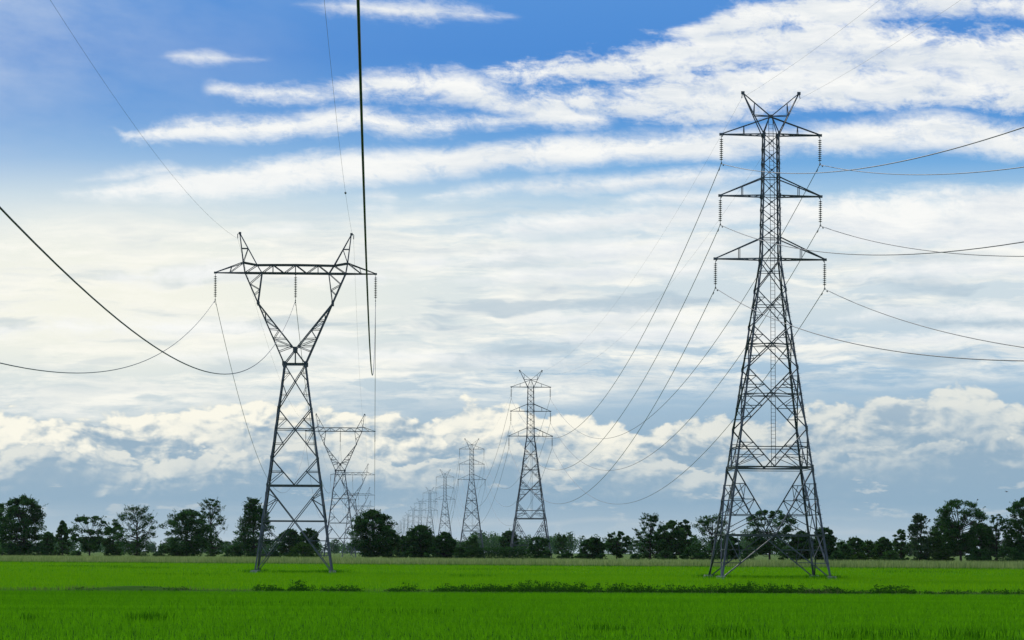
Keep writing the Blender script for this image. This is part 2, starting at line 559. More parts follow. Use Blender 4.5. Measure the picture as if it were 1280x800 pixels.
def clamp_mb(x, z, L):
    mb = MB()
    mb.plate((x, 0, z - L + 0.16), (0, 1, 0), (0, 0, 1), 0.12, 0.30, 0.05)
    mb.tube([(x, -0.40, z - L + 0.05), (x, -0.18, z - L - 0.02), (x, 0.18, z - L - 0.02), (x, 0.40, z - L + 0.05)], [0.04, 0.07, 0.07, 0.04], 6)
    return mb


def three_arm_geometry():
    """50 m double circuit pylon: list of (part name, mesh builder, material, sub parts)"""
    B = Body([(0, 5.62), (11.45, 3.93), (32.9, 1.02), (45.7, 0.80)])
    parts = []
    wl = lambda z: 0.21 if z < 11 else 0.19 if z < 25 else 0.15
    for mb, sx, sy in legs_for(B, [0, 4.5, 11.45, 15.4, 21.6, 25.95, 29.65, 32.9, 39.4, 45.7], wl):
        parts.append(('leg', mb, STEEL, [('footing', footing_mb((sx * 5.62, sy * 5.62, 0)), CONC)]))
    # open portal between the feet and the first heavy belt
    lo = MB()
    ring(lo, B, 4.5, 0.18)
    for k in range(4):
        cb, ct = B.P(k, 0, 4.5), B.P(k, 0, 4.5)
        for s in (-1, 1):
            foot = B.P(k, s, 0.05); leg4 = B.P(k, s, 4.5)
            lo.angle(foot, cb, 0.13)
            for t, in ((0.36,), (0.66,)):
                q = lerp(foot, cb, t); lo.angle(B.P(k, s, q.z), q, 0.08)
            q1 = lerp(foot, cb, 0.36); lo.angle(q1, lerp(leg4, cb, 0.22), 0.07); lo.angle(q1, leg4, 0.07)
            top = B.P(k, s, 11.35)
            lo.angle(top, cb, 0.13)
            pts = [lerp(top, cb, t) for t in (0.24, 0.47, 0.70)]
            legp = [B.P(k, s, q.z) for q in pts]
            for q, l in zip(pts, legp): lo.angle(l, q, 0.08)
            lo.angle(legp[0], lerp(legp[1], pts[1], 0.5), 0.07)
            lo.angle(pts[0], lerp(legp[1], pts[1], 0.5), 0.07)
            lo.angle(lerp(legp[0], pts[0], 0.5), lerp(legp[1], pts[1], 0.55), 0.075)
            lo.angle(pts[0], legp[1], 0.075); lo.angle(pts[1], legp[2], 0.075); lo.angle(pts[2], B.P(k, s, 4.6), 0.075)
            lo.angle(legp[1], lerp(legp[2], pts[2], 0.5), 0.07); lo.angle(pts[1], lerp(legp[2], pts[2], 0.5), 0.07)
            # diagonals inside the second line of the portal
            lo.angle(lerp(top, B.P(k, -s, 11.35), 0.0), lerp(pts[1], pts[2], 0.0), 0.06)
    parts.append(('portal_bracing', lo, STEEL, []))
    belt = MB()
    for k in range(4):
        belt.angle(B.P(k, -1, 11.45), B.P(k, 1, 11.45), 0.15)
        belt.angle(B.P(k, -1, 11.22), B.P(k, 1, 11.22), 0.07)
    belt.angle(B.P(0, 0, 11.45), B.P(1, 0, 11.45), 0.1); belt.angle(B.P(1, 0, 11.45), B.P(2, 0, 11.45), 0.1)
    belt.angle(B.P(2, 0, 11.45), B.P(3, 0, 11.45), 0.1); belt.angle(B.P(3, 0, 11.45), B.P(0, 0, 11.45), 0.1)
    parts.append(('belt', belt, STEEL, []))
    body = MB()
    for k in range(4):                     # half panel: V down to the middle of the belt
        for s in (-1, 1):
            a = B.P(k, s, 15.4); c = B.P(k, 0, 11.5)
            body.angle(a, c, 0.12)
            for t in (0.38, 0.7):
                q = lerp(a, c, t); l = B.P(k, s, q.z); body.angle(l, q, 0.07)
                body.angle(q, B.P(k, s, 11.5 if t > 0.5 else 13.2), 0.06)
            body.angle(lerp(a, c, 0.52), B.P(k, s, 11.5), 0.075)
    ring(body, B, 13.5, 0.09)
    x_panel(body, B, 15.4, 21.6, 0.12, 2, True, 0.08)
    x_panel(body, B, 21.6, 25.95, 0.11, 1, True, 0.08)
    x_panel(body, B, 25.95, 29.65, 0.10, 1, True, 0.07)
    x_panel(body, B, 29.65, 32.9, 0.10, 0, True, 0.07)
    for z in (19.0, 24.15):                # plan bracing: a diamond between the face centres
        for k in range(4): body.angle(B.P(k, 0, z), B.P((k + 1) % 4, 0, z), 0.07)
    parts.append(('body_bracing', body, STEEL, []))
    cage = MB()
    for z0, z1 in ((32.9, 35.0), (35.0, 36.45), (36.45, 37.95), (37.95, 39.4), (39.4, 41.2), (41.2, 42.7), (42.7, 44.2), (44.2, 45.7)):
        x_panel(cage, B, z0, z1, 0.066)
    for z in (32.9, 35.0, 39.4, 41.2, 45.7): ring(cage, B, z, 0.08)
    parts.append(('cage_bracing', cage, STEEL, []))
    for zb, zt, L in ((32.9, 35.05, 5.65), (39.4, 41.25, 5.18), (45.7, 47.55, 5.10)):
        for s in (-1, 1):
            mb = MB()
            tip = Vector((s * L, 0, zb))
            hb = B.hw(zb); ht = B.hw(min(zt, 45.7))
            tops = []
            for sy in (-1, 1):
                b0 = Vector((s * hb, sy * hb, zb)); t_ = tip + Vector((0, sy * 0.07, 0))
                mb.angle(b0, t_, 0.13)
                u0 = Vector((s * ht, sy * ht, zt)) if zt < 46 else Vector((0, sy * 0.12, zt))
                mb.angle(u0, t_ + Vector((0, 0, 0.06)), 0.11)
                m = 0.47 if zt < 46 else 0.46
                pb = lerp(b0, t_, m)
                tu = (pb.x - u0.x) / (t_.x - u0.x)
                pu = lerp(u0, t_, tu)
                mb.angle(pb, pu, 0.07)
                tops.append((b0, t_, u0, pb, pu))
            (a0, at, au, ab, ap), (c0, ct, cu_, cb, cp) = tops
            n = 5
            for i in range(n):              # plan zigzag between the two bottom chords
                t0, t1 = i / n, (i + 1) / n
                p, q = (lerp(a0, at, t0), lerp(c0, ct, t1)) if i % 2 == 0 else (lerp(c0, ct, t0), lerp(a0, at, t1))
                mb.angle(p, q, 0.06)
            mb.angle(ab, cb, 0.06); mb.angle(ap, cp, 0.06)
            mb.plate(tip + Vector((0, 0, 0.0)), (1, 0, 0), (0, 0, 1), 0.42, 0.26, 0.16)
            mb.plate(tip + Vector((-s * .08, 0, -0.16)), (1, 0, 0), (0, 0, 1), 0.1, 0.22, 0.05)
            parts.append(('crossarm', mb, STEEL, []))
    for s in (-1, 1):
        mb = MB()
        tip = Vector((s * 2.9, 0, 50.0)); apex = Vector((0, 0, 47.6))
        for sy in (-1, 1):
            b0 = Vector((s * 0.8, sy * 0.8, 45.7)); tp = tip + Vector((0, sy * 0.06, 0))
            mb.angle(b0, tp, 0.12)
            mb.angle(apex + Vector((0, sy * 0.12, 0)), tp, 0.09)
            mb.angle(b0, apex + Vector((s * .1, sy * 0.1, 0)), 0.09)
            q = lerp(b0, tp, 0.46); mb.angle(q, apex + Vector((0, sy * 0.12, 0.03)), 0.08)
            r = lerp(apex, tp, 0.58); mb.angle(q, r, 0.07)
        mb.plate(tip, (1, 0, 0), (0, 0, 1), 0.34, 0.3, 0.18)
        mb.plate(apex + Vector((s * 0.12, 0, 0)), (1, 0, 0), (0, 0, 1), 0.22, 0.34, 0.3)
        mb.tube([tip + Vector((s * 0.05, 0, -0.1)), tip + Vector((s * 0.12, 0, -0.55))], 0.045, 5)
        parts.append(('earthwire_peak', mb, STEEL, []))
    lad = MB()
    for x in (-0.22, 0.22):
        lad.angle((x + 0.45, 0, 11.5), (x + 0.2, 0, 40), 0.05); lad.angle((x + 0.2, 0, 40), (x, 0, 47.2), 0.05)
    z = 11.8
    while z < 47:
        xo = 0.45 - 0.25 * min(1, (z - 11.5) / 28.5) - 0.2 * max(0, (z - 40) / 7.2)
        lad.tube([(xo - 0.22, 0.02, z), (xo + 0.22, 0.02, z)], 0.016, 4); z += 0.38
    parts.append(('ladder', lad, STEEL, []))
    hang = []
    for zb, L in ((32.9, 5.65), (39.4, 5.18), (45.7, 5.10)):
        for s in (-1, 1):
            parts.append(('insulator_string', insulator_mb(s * L, zb - 0.2, 2.8, 11), INSUL, [('suspension_clamp', clamp_mb(s * L, zb - 0.2, 2.8), STEEL)]))
            hang.append((s * L, zb - 3.02))
    earth = [(s * 3.0, 49.45) for s in (-1, 1)]
    return parts, hang, earth


def fork_geometry():
    """41 m single circuit pylon with a forked head carrying a bridge"""
    B = Body([(0, 4.62), (25.1, 1.28)])
    parts = []
    wl = lambda z: 0.18 if z < 13 else 0.16
    for mb, sx, sy in legs_for(B, [0, 6.25, 10.5, 13.8, 19.75, 25.1], wl):
        parts.append(('leg', mb, STEEL, [('footing', footing_mb((sx * 4.62, sy * 4.62, 0)), CONC)]))
    lo = MB()
    ring(lo, B, 6.25, 0.13); ring(lo, B, 10.5, 0.16)
    for k in range(4):
        cb, cm = B.P(k, 0, 6.25), B.P(k, 0, 10.4)
        for s in (-1, 1):
            foot, l6, l10 = B.P(k, s, 0.05), B.P(k, s, 6.25), B.P(k, s, 10.4)
            lo.angle(foot, cb, 0.10); lo.angle(l10, cb, 0.10)
            for t in (0.18, 0.46):
                q = lerp(foot, cb, t + 0.16); lo.angle(B.P(k, s, q.z), q, 0.09)
                lo.angle(q, B.P(k, s, q.z + 1.9 if t > 0.3 else q.z + 1.6), 0.08)
            for t, dz in ((0.36, 0.75), (0.36, -0.9)):
                q = lerp(l10, cb, t); lo.angle(q, B.P(k, s, q.z + dz), 0.085)
            q = lerp(l10, cb, 0.36); lo.angle(q, l6, 0.085)
    parts.append(('portal_bracing', lo, STEEL, []))
    body = MB()
    for k in range(4):
        for s in (-1, 1):
            a = B.P(k, s, 13.8); c = B.P(k, 0, 10.55)
            body.angle(a, c, 0.11)
            q = lerp(a, c, 0.5); body.angle(B.P(k, s, q.z), q, 0.085); body.angle(q, B.P(k, s, 10.6), 0.08)
    x_panel(body, B, 13.8, 19.75, 0.11, 1, True, 0.09)
    x_panel(body, B, 19.75, 25.1, 0.10, 1, False)
    ring(body, B, 25.1, 0.18)
    parts.append(('body_bracing', body, STEEL, []))
    # the fork: two braced legs from the waist to the bridge
    dep = lambda z: 1.28 - (z - 25.1) * (1.28 - 0.75) / (36.0 - 25.1)
    D = lambda x, y, z: Vector((x, y * dep(z), z))
    for s in (-1, 1):
        mb = MB()
        for y in (-1, 1):
            O = [D(s * 1.28, y, 25.1), D(s * 6.03, y, 36.0)]
            ox = lambda z: 1.28 + (z - 25.1) * (6.03 - 1.28) / 10.9
            mb.angle(O[0], O[1], 0.16)
            kx = D(s * (ox(32.4)), y, 32.4)
            node, opp = D(0, y, 26.8), D(-s * 1.28, y, 25.1)
            mb.angle(kx, node, 0.13); mb.angle(node, opp, 0.12)
            mb.angle(kx, D(s * 4.0, y, 36.0), 0.13)
            inn = lambda z: (node.x + (kx.x - node.x) * (z - 26.8) / (32.4 - 26.8))
            zs = [27.2, 28.1, 29.2, 30.3, 31.3]
            side = True
            prev = D(s * ox(26.6), y, 26.6)
            for z in zs:
                q = D(inn(z), y, z) if side else D(s * ox(z), y, z)
                mb.angle(prev, q, 0.075); prev = q; side = not side
                mb.angle(D(inn(z), y, z), D(s * ox(z + .1), y, z + .1), 0.07)
            up = lambda z: s * (ox(32.4) + (4.0 - ox(32.4)) * (z - 32.4) / 3.6)
            p = D(s * ox(33.4), y, 33.4)
            for z, inside in ((34.0, True), (34.7, False), (36.0, True)):
                q = D(up(z), y, z) if inside else D(s * ox(z), y, z)
                mb.angle(p, q, 0.075); p = q
            mb.plate(node, (1, 0, 0), (0, 0, 1), 0.5, 0.62, 0.03)
            mb.plate(O[0], (1, 0, 0), (0, 0, 1), 0.5, 0.55, 0.034)
            mb.plate(kx, (1, 0, 0), (0, 0, 1), 0.3, 0.5, 0.036)
            if s == 1: mb.angle(node, D(0, y, 25.1), 0.09)
        for z in (27.5, 29.5, 31.5, 34.2):
            mb.angle(D(s * (1.28 + (z - 25.1) * 4.75 / 10.9), -1, z), D(s * (1.28 + (z - 25.1) * 4.75 / 10.9), 1, z), 0.08)
        mb.angle(D(0, -1, 26.8), D(0, 1, 26.8), 0.1)
        parts.append(('fork_arm', mb, STEEL, []))
    br = MB()
    yb = 0.75
    for y in (-1, 1):
        Y = y * yb
        br.angle((-6.1, Y, 36.0), (6.1, Y, 36.0), 0.15)
        tops = [(-6.25, 37.25), (-4.6, 36.95), (-2.7, 36.98), (0, 37.0), (2.7, 36.98), (4.6, 36.95), (6.25, 37.25)]
        bots = [-6.03, -4.0, -1.35, 1.35, 4.0, 6.03]
        for (x0, z0), (x1, z1) in zip(tops, tops[1:]): br.angle((x0, Y, z0), (x1, Y, z1), 0.14)
        zig = [(-6.03, 36.0), (-4.6, 36.95), (-4.0, 36.0), (-2.7, 36.98), (-1.35, 36.0), (0, 37.0), (1.35, 36.0), (2.7, 36.98), (4.0, 36.0), (4.6, 36.95), (6.03, 36.0)]
        for (x0, z0), (x1, z1) in zip(zig, zig[1:]): br.angle((x0, Y, z0), (x1, Y, z1), 0.09)
        for x in (-2.7, 0, 2.7): br.angle((x, Y, 36.0), (x, Y, 36.97), 0.08)
    xs = [-6.03 + i * 12.06 / 8 for i in range(9)]
    for i, (x0, x1) in enumerate(zip(xs, xs[1:])):
        br.angle((x0, yb * (1 if i % 2 else -1), 36.0), (x1, yb * (-1 if i % 2 else 1), 36.0), 0.07)
    for x in (-4.6, -2.7, 0, 2.7, 4.6): br.angle((x, -yb, 36.96), (x, yb, 36.96), 0.07)
    br.angle((0, -yb, 36.0), (0, yb, 36.0), 0.12)
    br.plate((0, 0, 35.9), (1, 0, 0), (0, 0, 1), 0.2, 0.24, 0.1)
    parts.append(('bridge', br, STEEL, []))
    for s in (-1, 1):
        mb = MB()
        tip = Vector((s * 9.6, 0, 36.0))
        for y in (-1, 1):
            b0 = Vector((s * 6.03, y * yb, 36.0)); u0 = Vector((s * 6.25, y * yb, 37.25)); t_ = tip + Vector((0, y * 0.07, 0))
            mb.angle(b0, t_, 0.13); mb.angle(u0, t_ + Vector((0, 0, .05)), 0.10)
            q = lerp(b0, t_, 0.52); mb.angle(u0, q, 0.075); mb.angle(lerp(u0, t_, 0.42), q, 0.06)
        for i in range(4):
            a = lerp((s * 6.03, -yb, 36), tip, i / 4); c = lerp((s * 6.03, yb, 36), tip, (i + 1) / 4)
            mb.angle(a, c, 0.06)
        mb.plate(tip, (1, 0, 0), (0, 0, 1), 0.34, 0.24, 0.16)
        parts.append(('crossarm', mb, STEEL, []))
    for s in (-1, 1):
        mb = MB()
        tip = Vector((s * 6.68, 0, 40.75))
        for y in (-1, 1):
            o0 = Vector((s * 6.25, y * yb, 37.25)); i0 = Vector((s * 4.6, y * yb, 36.95)); tp = tip + Vector((0, y * .06, 0))
            mb.angle((s * 6.03, y * yb, 36.0), o0, 0.13)
            mb.angle(o0, tp, 0.12); mb.angle(i0, tp, 0.11); mb.angle((s * 4.0, y * yb, 36.0), i0, 0.10)
            a, b = lerp(o0, tp, 0.48), lerp(i0, tp, 0.52)
            mb.angle(a, b, 0.08); mb.angle(o0, b, 0.075)
        mb.plate(tip, (1, 0, 0), (0, 0, 1), 0.3, 0.3, 0.16)
        mb.tube([tip + Vector((s * 0.1, 0, 0.05)), tip + Vector((s * 0.28, 0, -0.1)), tip + Vector((s * 0.26, 0, -0.6))], 0.05, 5)
        parts.append(('earthwire_peak', mb, STEEL, []))
    hang = []
    for x in (-9.6, 0.0, 9.6):
        parts.append(('insulator_string', insulator_mb(x, 35.85, 3.1, 12), INSUL, [('suspension_clamp', clamp_mb(x, 35.85, 3.1), STEEL)]))
        hang.append((x, 35.85 - 3.12))
    earth = [(s * 6.94, 40.1) for s in (-1, 1)]
    return parts, hang, earth


LINE_RZ = math.atan(-SLOPE)


def copy_tree(o, parent=None):
    c = o.copy(); COL.objects.link(c)
    if parent is not None: c.parent = parent
    for ch in [x for x in bpy.data.objects if x.parent == o]:
        copy_tree(ch, c)
    return c


def pylon_row(name, geom, first, step, count, off, labels, group, with_parts, cat):
    parts, hang, earth = geom
    spots = []
    proto = None; far_mesh = None
    for i in range(count):
        Y = UNIT * (first + step * i)
        loc = Vector((off + SLOPE * Y, Y, 0))
        spots.append(loc)
        if i == 0:
            proto = empty(name, loc, LINE_RZ)
            for pn, mb, mat, subs in parts:
                p = mb.build(pn, mat, proto)
                for sn, sm, smat in subs: sm.build(sn, smat, p)
            o = proto
        elif i < with_parts:
            o = copy_tree(proto); o.location = loc
        else:
            if far_mesh is None:
                far = MB()
                for pn, mb, mat, subs in parts:
                    if pn == 'ladder': continue
                    far.join(mb)
                far_mesh = far.mesh(name)
            o = link(name, far_mesh, STEEL); o.location = loc; o.rotation_euler = (0, 0, LINE_RZ)
        tag(o, labels[i], cat, group)
    return spots, hang, earth


ORD = ['', '', 'second', 'third', 'fourth', 'fifth', 'sixth', 'seventh', 'eighth', 'ninth', 'tenth', 'eleventh', 'twelfth']
lab_r = ['tallest dark lattice pylon with three pairs of arms standing whole in the rice field',
         'second three-armed lattice pylon, standing clear above the hedge in mid distance',
         'third three-armed lattice pylon counted back from the tallest, half the height of the second',
         'fourth three-armed lattice pylon back, rising behind two dark bushy trees',
         'fifth three-armed lattice pylon back, pale and small over the trees']
lab_r += ['%s three-armed lattice pylon counted back along the fading row' % ORD[i] for i in range(6, 13)]
lab_l = ['large forked pylon with flat bridge and three hanging insulators in the rice field',
         'second forked lattice pylon, seen just right of the large forked one',
         'third forked pylon, its bridge showing through behind the second forked one',
         'fourth forked pylon, small and pale over the tree beside the second one',
         'fifth and faintest forked pylon at the end of its row']
R_SPOTS, R_HANG, R_EARTH = pylon_row('lattice_pylon', three_arm_geometry(), 1.74, 2.67, 12, 858 * UNIT / FPX, lab_r,
                                     'three-armed pylons of the right-hand power line', 5, 'pylon')
L_SPOTS, L_HANG, L_EARTH = pylon_row('forked_pylon', fork_geometry(), 2.03, 2.67, 5, -203 * UNIT / FPX, lab_l,
                                     'forked pylons of the left-hand power line', 3, 'pylon')


# ================================================================== WIRES: one continuous cable per arm, sagging from pylon to pylon
def cable(name, spots, before, x, z, curv, rad, label, group, dampers=True, sleeve=None, drift=0.0):
    c, s = math.cos(LINE_RZ), math.sin(LINE_RZ)
    d = Vector((-s, c, 0)); r = Vector((c, s, 0))
    base = [spots[0] - d * before] + list(spots)
    mb = MB(); pts = []
    for i, (p, q) in enumerate(zip(base, base[1:])):
        S = (q - p).length
        n = 90 if i == 0 else 64 if i == 1 else 20
        for k in range(n + (1 if i == len(base) - 2 else 0)):
            t = k / n
            u = t * S
            zz = z - curv * u * (S - u)
            pts.append(p + d * u + r * (x + (drift * (1 - t) if i == 0 else 0.0)) + Vector((0, 0, zz)))
    mb.tube(pts, rad, 6)
    o = mb.build(name, CABLE)
    for f in o.data.polygons: f.use_smooth = True
    tag(o, label, 'power cable', group)
    p0 = spots[0] + r * x
    slope = curv * before, curv * (spots[1] - spots[0]).length
    if dampers:
        for sg, sl in ((-1, slope[0]), (1, slope[1])):
            m = MB()
            u = 1.7
            cpt = p0 + d * (sg * u) + Vector((0, 0, z - sl * u + curv * u * u))
            dirv = (d * sg + Vector((0, 0, -sl))).normalized()
            m.tube([cpt + Vector((0, 0, 0.03)), cpt - Vector((0, 0, 0.13))], 0.03, 5)
            m.tube([cpt - dirv * .24 - Vector((0, 0, .12)), cpt - dirv * .1 - Vector((0, 0, .12)), cpt + dirv * .1 - Vector((0, 0, .12)), cpt + dirv * .24 - Vector((0, 0, .12))],
                   [0.06, 0.025, 0.025, 0.06], 6)
            m.build('vibration_damper', STEEL, o)
    if sleeve:
        m = MB()
        u = sleeve
        pa = p0 - d * u; zz = z - slope[0] * u + curv * u * u
        dirv = (d + Vector((0, 0, slope[0]))).normalized()
        q = pa + Vector((0, 0, zz))
        m.tube([q - dirv * .5, q - dirv * .35, q + dirv * .35, q + dirv * .5], [0.03, 0.10, 0.10, 0.03], 6)
        m.build('joint_sleeve', STEEL, o)
    return o


names = {0: 'bottom', 1: 'middle', 2: 'top'}
gw = 'conductor cables of the three-armed pylons'
for i, (x, z) in enumerate(R_HANG):
    side = 'left' if x < 0 else 'right'
    cable('conductor_cable', R_SPOTS, 480.0, x, z, 3.516e-4, 0.035,
          'thin dark cable hanging from the %s arm on the %s of the three-armed pylons' % (names[i // 2], side), gw)
for x, z in R_EARTH:
    cable('earth_wire', R_SPOTS, 480.0, x, z, 1.67e-4, 0.008,
          'very thin wire strung from the %s horn tip of the three-armed pylons' % ('left' if x < 0 else 'right'), 'earth wires of the three-armed pylons', False)
gl = 'conductor cables of the forked pylons'
for (x, z), t in zip(L_HANG, ['dark cable looping from the left bridge end of the forked pylons',
                              'dark cable looping from the middle insulator of the forked pylons, crossing the left edge highest',
                              'thick dark cable running steeply overhead from the right bridge end of the forked pylons']):
    cable('conductor_cable', L_SPOTS, 492.0, x, z, 3.516e-4, 0.030, t, gl, drift=-0.55)
for x, z in L_EARTH:
    cable('earth_wire', L_SPOTS, 492.0, x, z, 1.64e-4, 0.009,
          'very thin wire strung from the %s horn of the forked pylons' % ('left' if x < 0 else 'right'), 'earth wires of the forked pylons', False,
          sleeve=95.0 if x > 0 else None)
# ================================================================== LAND
rng = np.random.default_rng(7)


def front(x):                         # near edge of the tall grass strip that closes the paddies
    return 538.0 - 0.58 * x


BERM0, BERM1 = 178.5, 186.0


def mat_leafy(name, lo, hi, trans=0.35, noise=None, tint=None, rough=0.6, tex=True):
    """leaves and blades: diffuse with light coming through; colour runs lo..hi by each blade's own tone"""
    m = bpy.data.materials.new(name); m.use_nodes = True
    nt = m.node_tree; nt.nodes.clear(); X.nt = nt
    at = nt.nodes.new('ShaderNodeAttribute'); at.attribute_name = 'tone'
    tone = X(at.outputs['Fac'])
    if noise:
        geo = nt.nodes.new('ShaderNodeNewGeometry')
        sp = nt.nodes.new('ShaderNodeSeparateXYZ'); nt.links.new(geo.outputs['Position'], sp.inputs[0])
        px, py = X(sp.outputs[0]), X(sp.outputs[1])
        for sx, sy, amp in noise:
            tone = tone + (xnoise(px * sx, py * sy, 1.0, 3, 0.55, amp * 10) - 0.5) * amp
    col = xmix(tone.clamp(), lo + (1,), hi + (1,))
    if tint:
        t = (xnoise(px * tint[1], py * tint[2], 1.0, 3, 0.5, 44.0) - 0.56).step(0.0, 0.12)
        col = xmix(t * tint[3], col, tint[0] + (1,))
    d = nt.nodes.new('ShaderNodeBsdfDiffuse'); nt.links.new(col, d.inputs[0])
    t = nt.nodes.new('ShaderNodeBsdfTranslucent'); nt.links.new(col, t.inputs[0])
    mx = nt.nodes.new('ShaderNodeMixShader'); mx.inputs[0].default_value = trans
    nt.links.new(d.outputs[0], mx.inputs[1]); nt.links.new(t.outputs[0], mx.inputs[2])
    o = nt.nodes.new('ShaderNodeOutputMaterial'); nt.links.new(mx.outputs[0], o.inputs[0])
    return m


def mat_ground(name, a, b, sx, sy, rough=0.95):
    m = bpy.data.materials.new(name); m.use_nodes = True
    nt = m.node_tree; X.nt = nt
    geo = nt.nodes.new('ShaderNodeNewGeometry')
    sp = nt.nodes.new('ShaderNodeSeparateXYZ'); nt.links.new(geo.outputs['Position'], sp.inputs[0])
    px, py = X(sp.outputs[0]), X(sp.outputs[1])
    n = xnoise(px * sx, py * sy, 1.0, 8, 0.6, 2.0)
    bs = nt.nodes['Principled BSDF']; bs.inputs['Roughness'].default_value = 1.0
    bs.inputs['Specular IOR Level'].default_value = 0.0
    nt.links.new(xmix((n - 0.3) * 2.5, a + (1,), b + (1,)), bs.inputs['Base Color'])
    return m


def sheet(name, pts, z, mat, kind='structure'):
    me = bpy.data.meshes.new(name)
    me.from_pydata([(x, y, z) for x, y in pts], [], [tuple(range(len(pts)))]); me.update()
    return tag(link(name, me, mat), kind=kind)


GROUND = mat_ground('meadow_soil', (0.030, 0.060, 0.014), (0.075, 0.120, 0.030), 0.02, 0.05)
sheet('ground', [(-8000, -400), (8000, -400), (8000, 8000), (-8000, 8000)], 0.0, GROUND)
PADDY_NEAR = mat_ground('wet_paddy_soil', (0.014, 0.055, 0.006), (0.024, 0.085, 0.008), 0.3, 0.5)
PADDY_FAR = mat_ground('paddy_soil', (0.045, 0.165, 0.005), (0.060, 0.200, 0.006), 0.2, 0.3)
MEADOW = mat_ground('pale_meadow', (0.085, 0.140, 0.040), (0.140, 0.190, 0.065), 0.03, 0.06)
BERMM = mat_ground('berm_soil', (0.030, 0.085, 0.012), (0.060, 0.120, 0.022), 0.25, 0.9)
sheet('paddy_near', [(-75, 40), (75, 40), (75, BERM0), (-75, BERM0)], 0.004, PADDY_NEAR)
sheet('paddy_far', [(-210, BERM1), (210, BERM1), (210, front(210)), (-210, front(-210))], 0.004, PADDY_FAR)
sheet('meadow', [(-900, front(-900) + 55), (900, front(900) + 55), (1300, 3600), (-1300, 3600)], 0.004, MEADOW)

# the low berm between the two paddies, a real ridge with an uneven top
bm_v, bm_f = [], []
nx = 160
for i in range(nx + 1):
    x = -75 + 150 * i / nx
    h = 0.10 + 0.06 * math.sin(x * 0.7) + 0.05 * math.sin(x * 0.23 + 1) + 0.22 * math.exp(-((x + 23) / 3.2) ** 2)
    for j, (yy, zz) in enumerate(((BERM0 - 0.3, 0.0), (BERM0 + 1.2, h * 0.8), (BERM0 + 3.4, h), (BERM1 - 1.2, h * .7), (BERM1 + 0.3, 0.0))):
        bm_v.append((x, yy + 0.25 * math.sin(x * 1.3 + j), zz - (0.02 if j in (0, 4) else 0)))
for i in range(nx):
    for j in range(4):
        a = i * 5 + j; bm_f.append((a, a + 5, a + 6, a + 1))
me = bpy.data.meshes.new('berm'); me.from_pydata(bm_v, [], bm_f); me.update()
tag(link('berm', me, BERMM), kind='structure')


def blades(name, px, py, h, w, mat, tone, lean=0.25, base=None, seg=2):
    """many grass blades in one mesh: each a bent tapering strip"""
    n = len(px)
    a = rng.uniform(0, 2 * math.pi, n)
    dx, dy = np.cos(a) * w / 2, np.sin(a) * w / 2
    la = rng.uniform(0, 2 * math.pi, n); lm = rng.uniform(0.2, 1.0, n) * lean * h
    lx, ly = np.cos(la) * lm, np.sin(la) * lm
    z0 = np.zeros(n) if base is None else base
    V = np.empty((n, 5, 3), dtype=np.float32)
    V[:, 0] = np.stack([px - dx, py - dy, z0], 1); V[:, 1] = np.stack([px + dx, py + dy, z0], 1)
    V[:, 2] = np.stack([px - dx * .75 + lx * .3, py - dy * .75 + ly * .3, z0 + h * .6], 1)
    V[:, 3] = np.stack([px + dx * .75 + lx * .3, py + dy * .75 + ly * .3, z0 + h * .6], 1)
    V[:, 4] = np.stack([px + lx, py + ly, z0 + h * (1 - 0.3 * lean)], 1)
    b = (np.arange(n) * 5)[:, None]
    loops = (b + np.array([[0, 1, 3, 2, 2, 3, 4]])).ravel()
    starts = ((np.arange(n) * 7)[:, None] + np.array([[0, 4]])).ravel()
    totals = np.tile([4, 3], n)
    me = mesh_np(name, V.reshape(-1, 3), loops, starts, totals, attr=np.repeat(tone, 5))
    return link(name, me, mat)


def wedge(n, y0, y1, margin=1.35, power=1.0):
    """points inside the strip of land the lens can see (and well beyond each side)"""
    y = np.sqrt(rng.uniform(0, 1, n) * (y1 ** 2 - y0 ** 2) + y0 ** 2)
    x = rng.uniform(-1, 1, n) * (y * 0.178 * margin + 2)
    return x, y


def lumps(x, y, sx, sy, seed):
    r = np.random.default_rng(seed); s = 0
    for k in range(6):
        a, b, p = r.uniform(.5, 1.6) * sx, r.uniform(.5, 1.6) * sy, r.uniform(0, 6.3)
        s = s + np.sin(x * a + y * b * (1 if k % 2 else -1) + p)
    return s / 6


RICE_NEAR = mat_leafy('deep_green_rice', (0.036, 0.160, 0.003), (0.140, 0.410, 0.004), 0.58, [(0.02, 0.42, 1.3), (0.05, 1.5, 0.9)])
RICE_FAR = mat_leafy('bright_green_rice', (0.080, 0.245, 0.003), (0.175, 0.385, 0.004), 0.50, [(0.008, 0.14, 1.2), (0.03, 0.5, 0.8)])
TALL = mat_leafy('pale_tall_grass', (0.110, 0.190, 0.040), (0.330, 0.400, 0.150), 0.45, [(0.03, 0.02, 0.4), (0.4, 0.1, 0.3)])
WEED = mat_leafy('broad_leaf_weed', (0.012, 0.050, 0.005), (0.040, 0.120, 0.012), 0.35)
DRYW = mat_leafy('dry_stalks', (0.060, 0.080, 0.030), (0.150, 0.150, 0.075), 0.3)

# young rice of the near paddy
x, y = wedge(280000, 66, BERM0 - 0.4)
hh = 0.27 + 0.07 * lumps(x, y, 0.05, 0.9, 3) + rng.uniform(-.05, .05, len(x))
tag(blades('rice', x, y, hh, rng.uniform(.010, .020, len(x)), RICE_NEAR, 0.5 + rng.uniform(-.10, .10, len(x)), 0.65), kind='stuff')
# rice of the far paddy, thinner with distance as less of it can be told apart
xa, ya = wedge(110000, BERM1 + 0.2, 330); xb, yb = wedge(190000, 330, 760)
x, y = np.concatenate([xa, xb]), np.concatenate([ya, yb])
k = y < front(x) - 1.0
x, y = x[k], y[k]
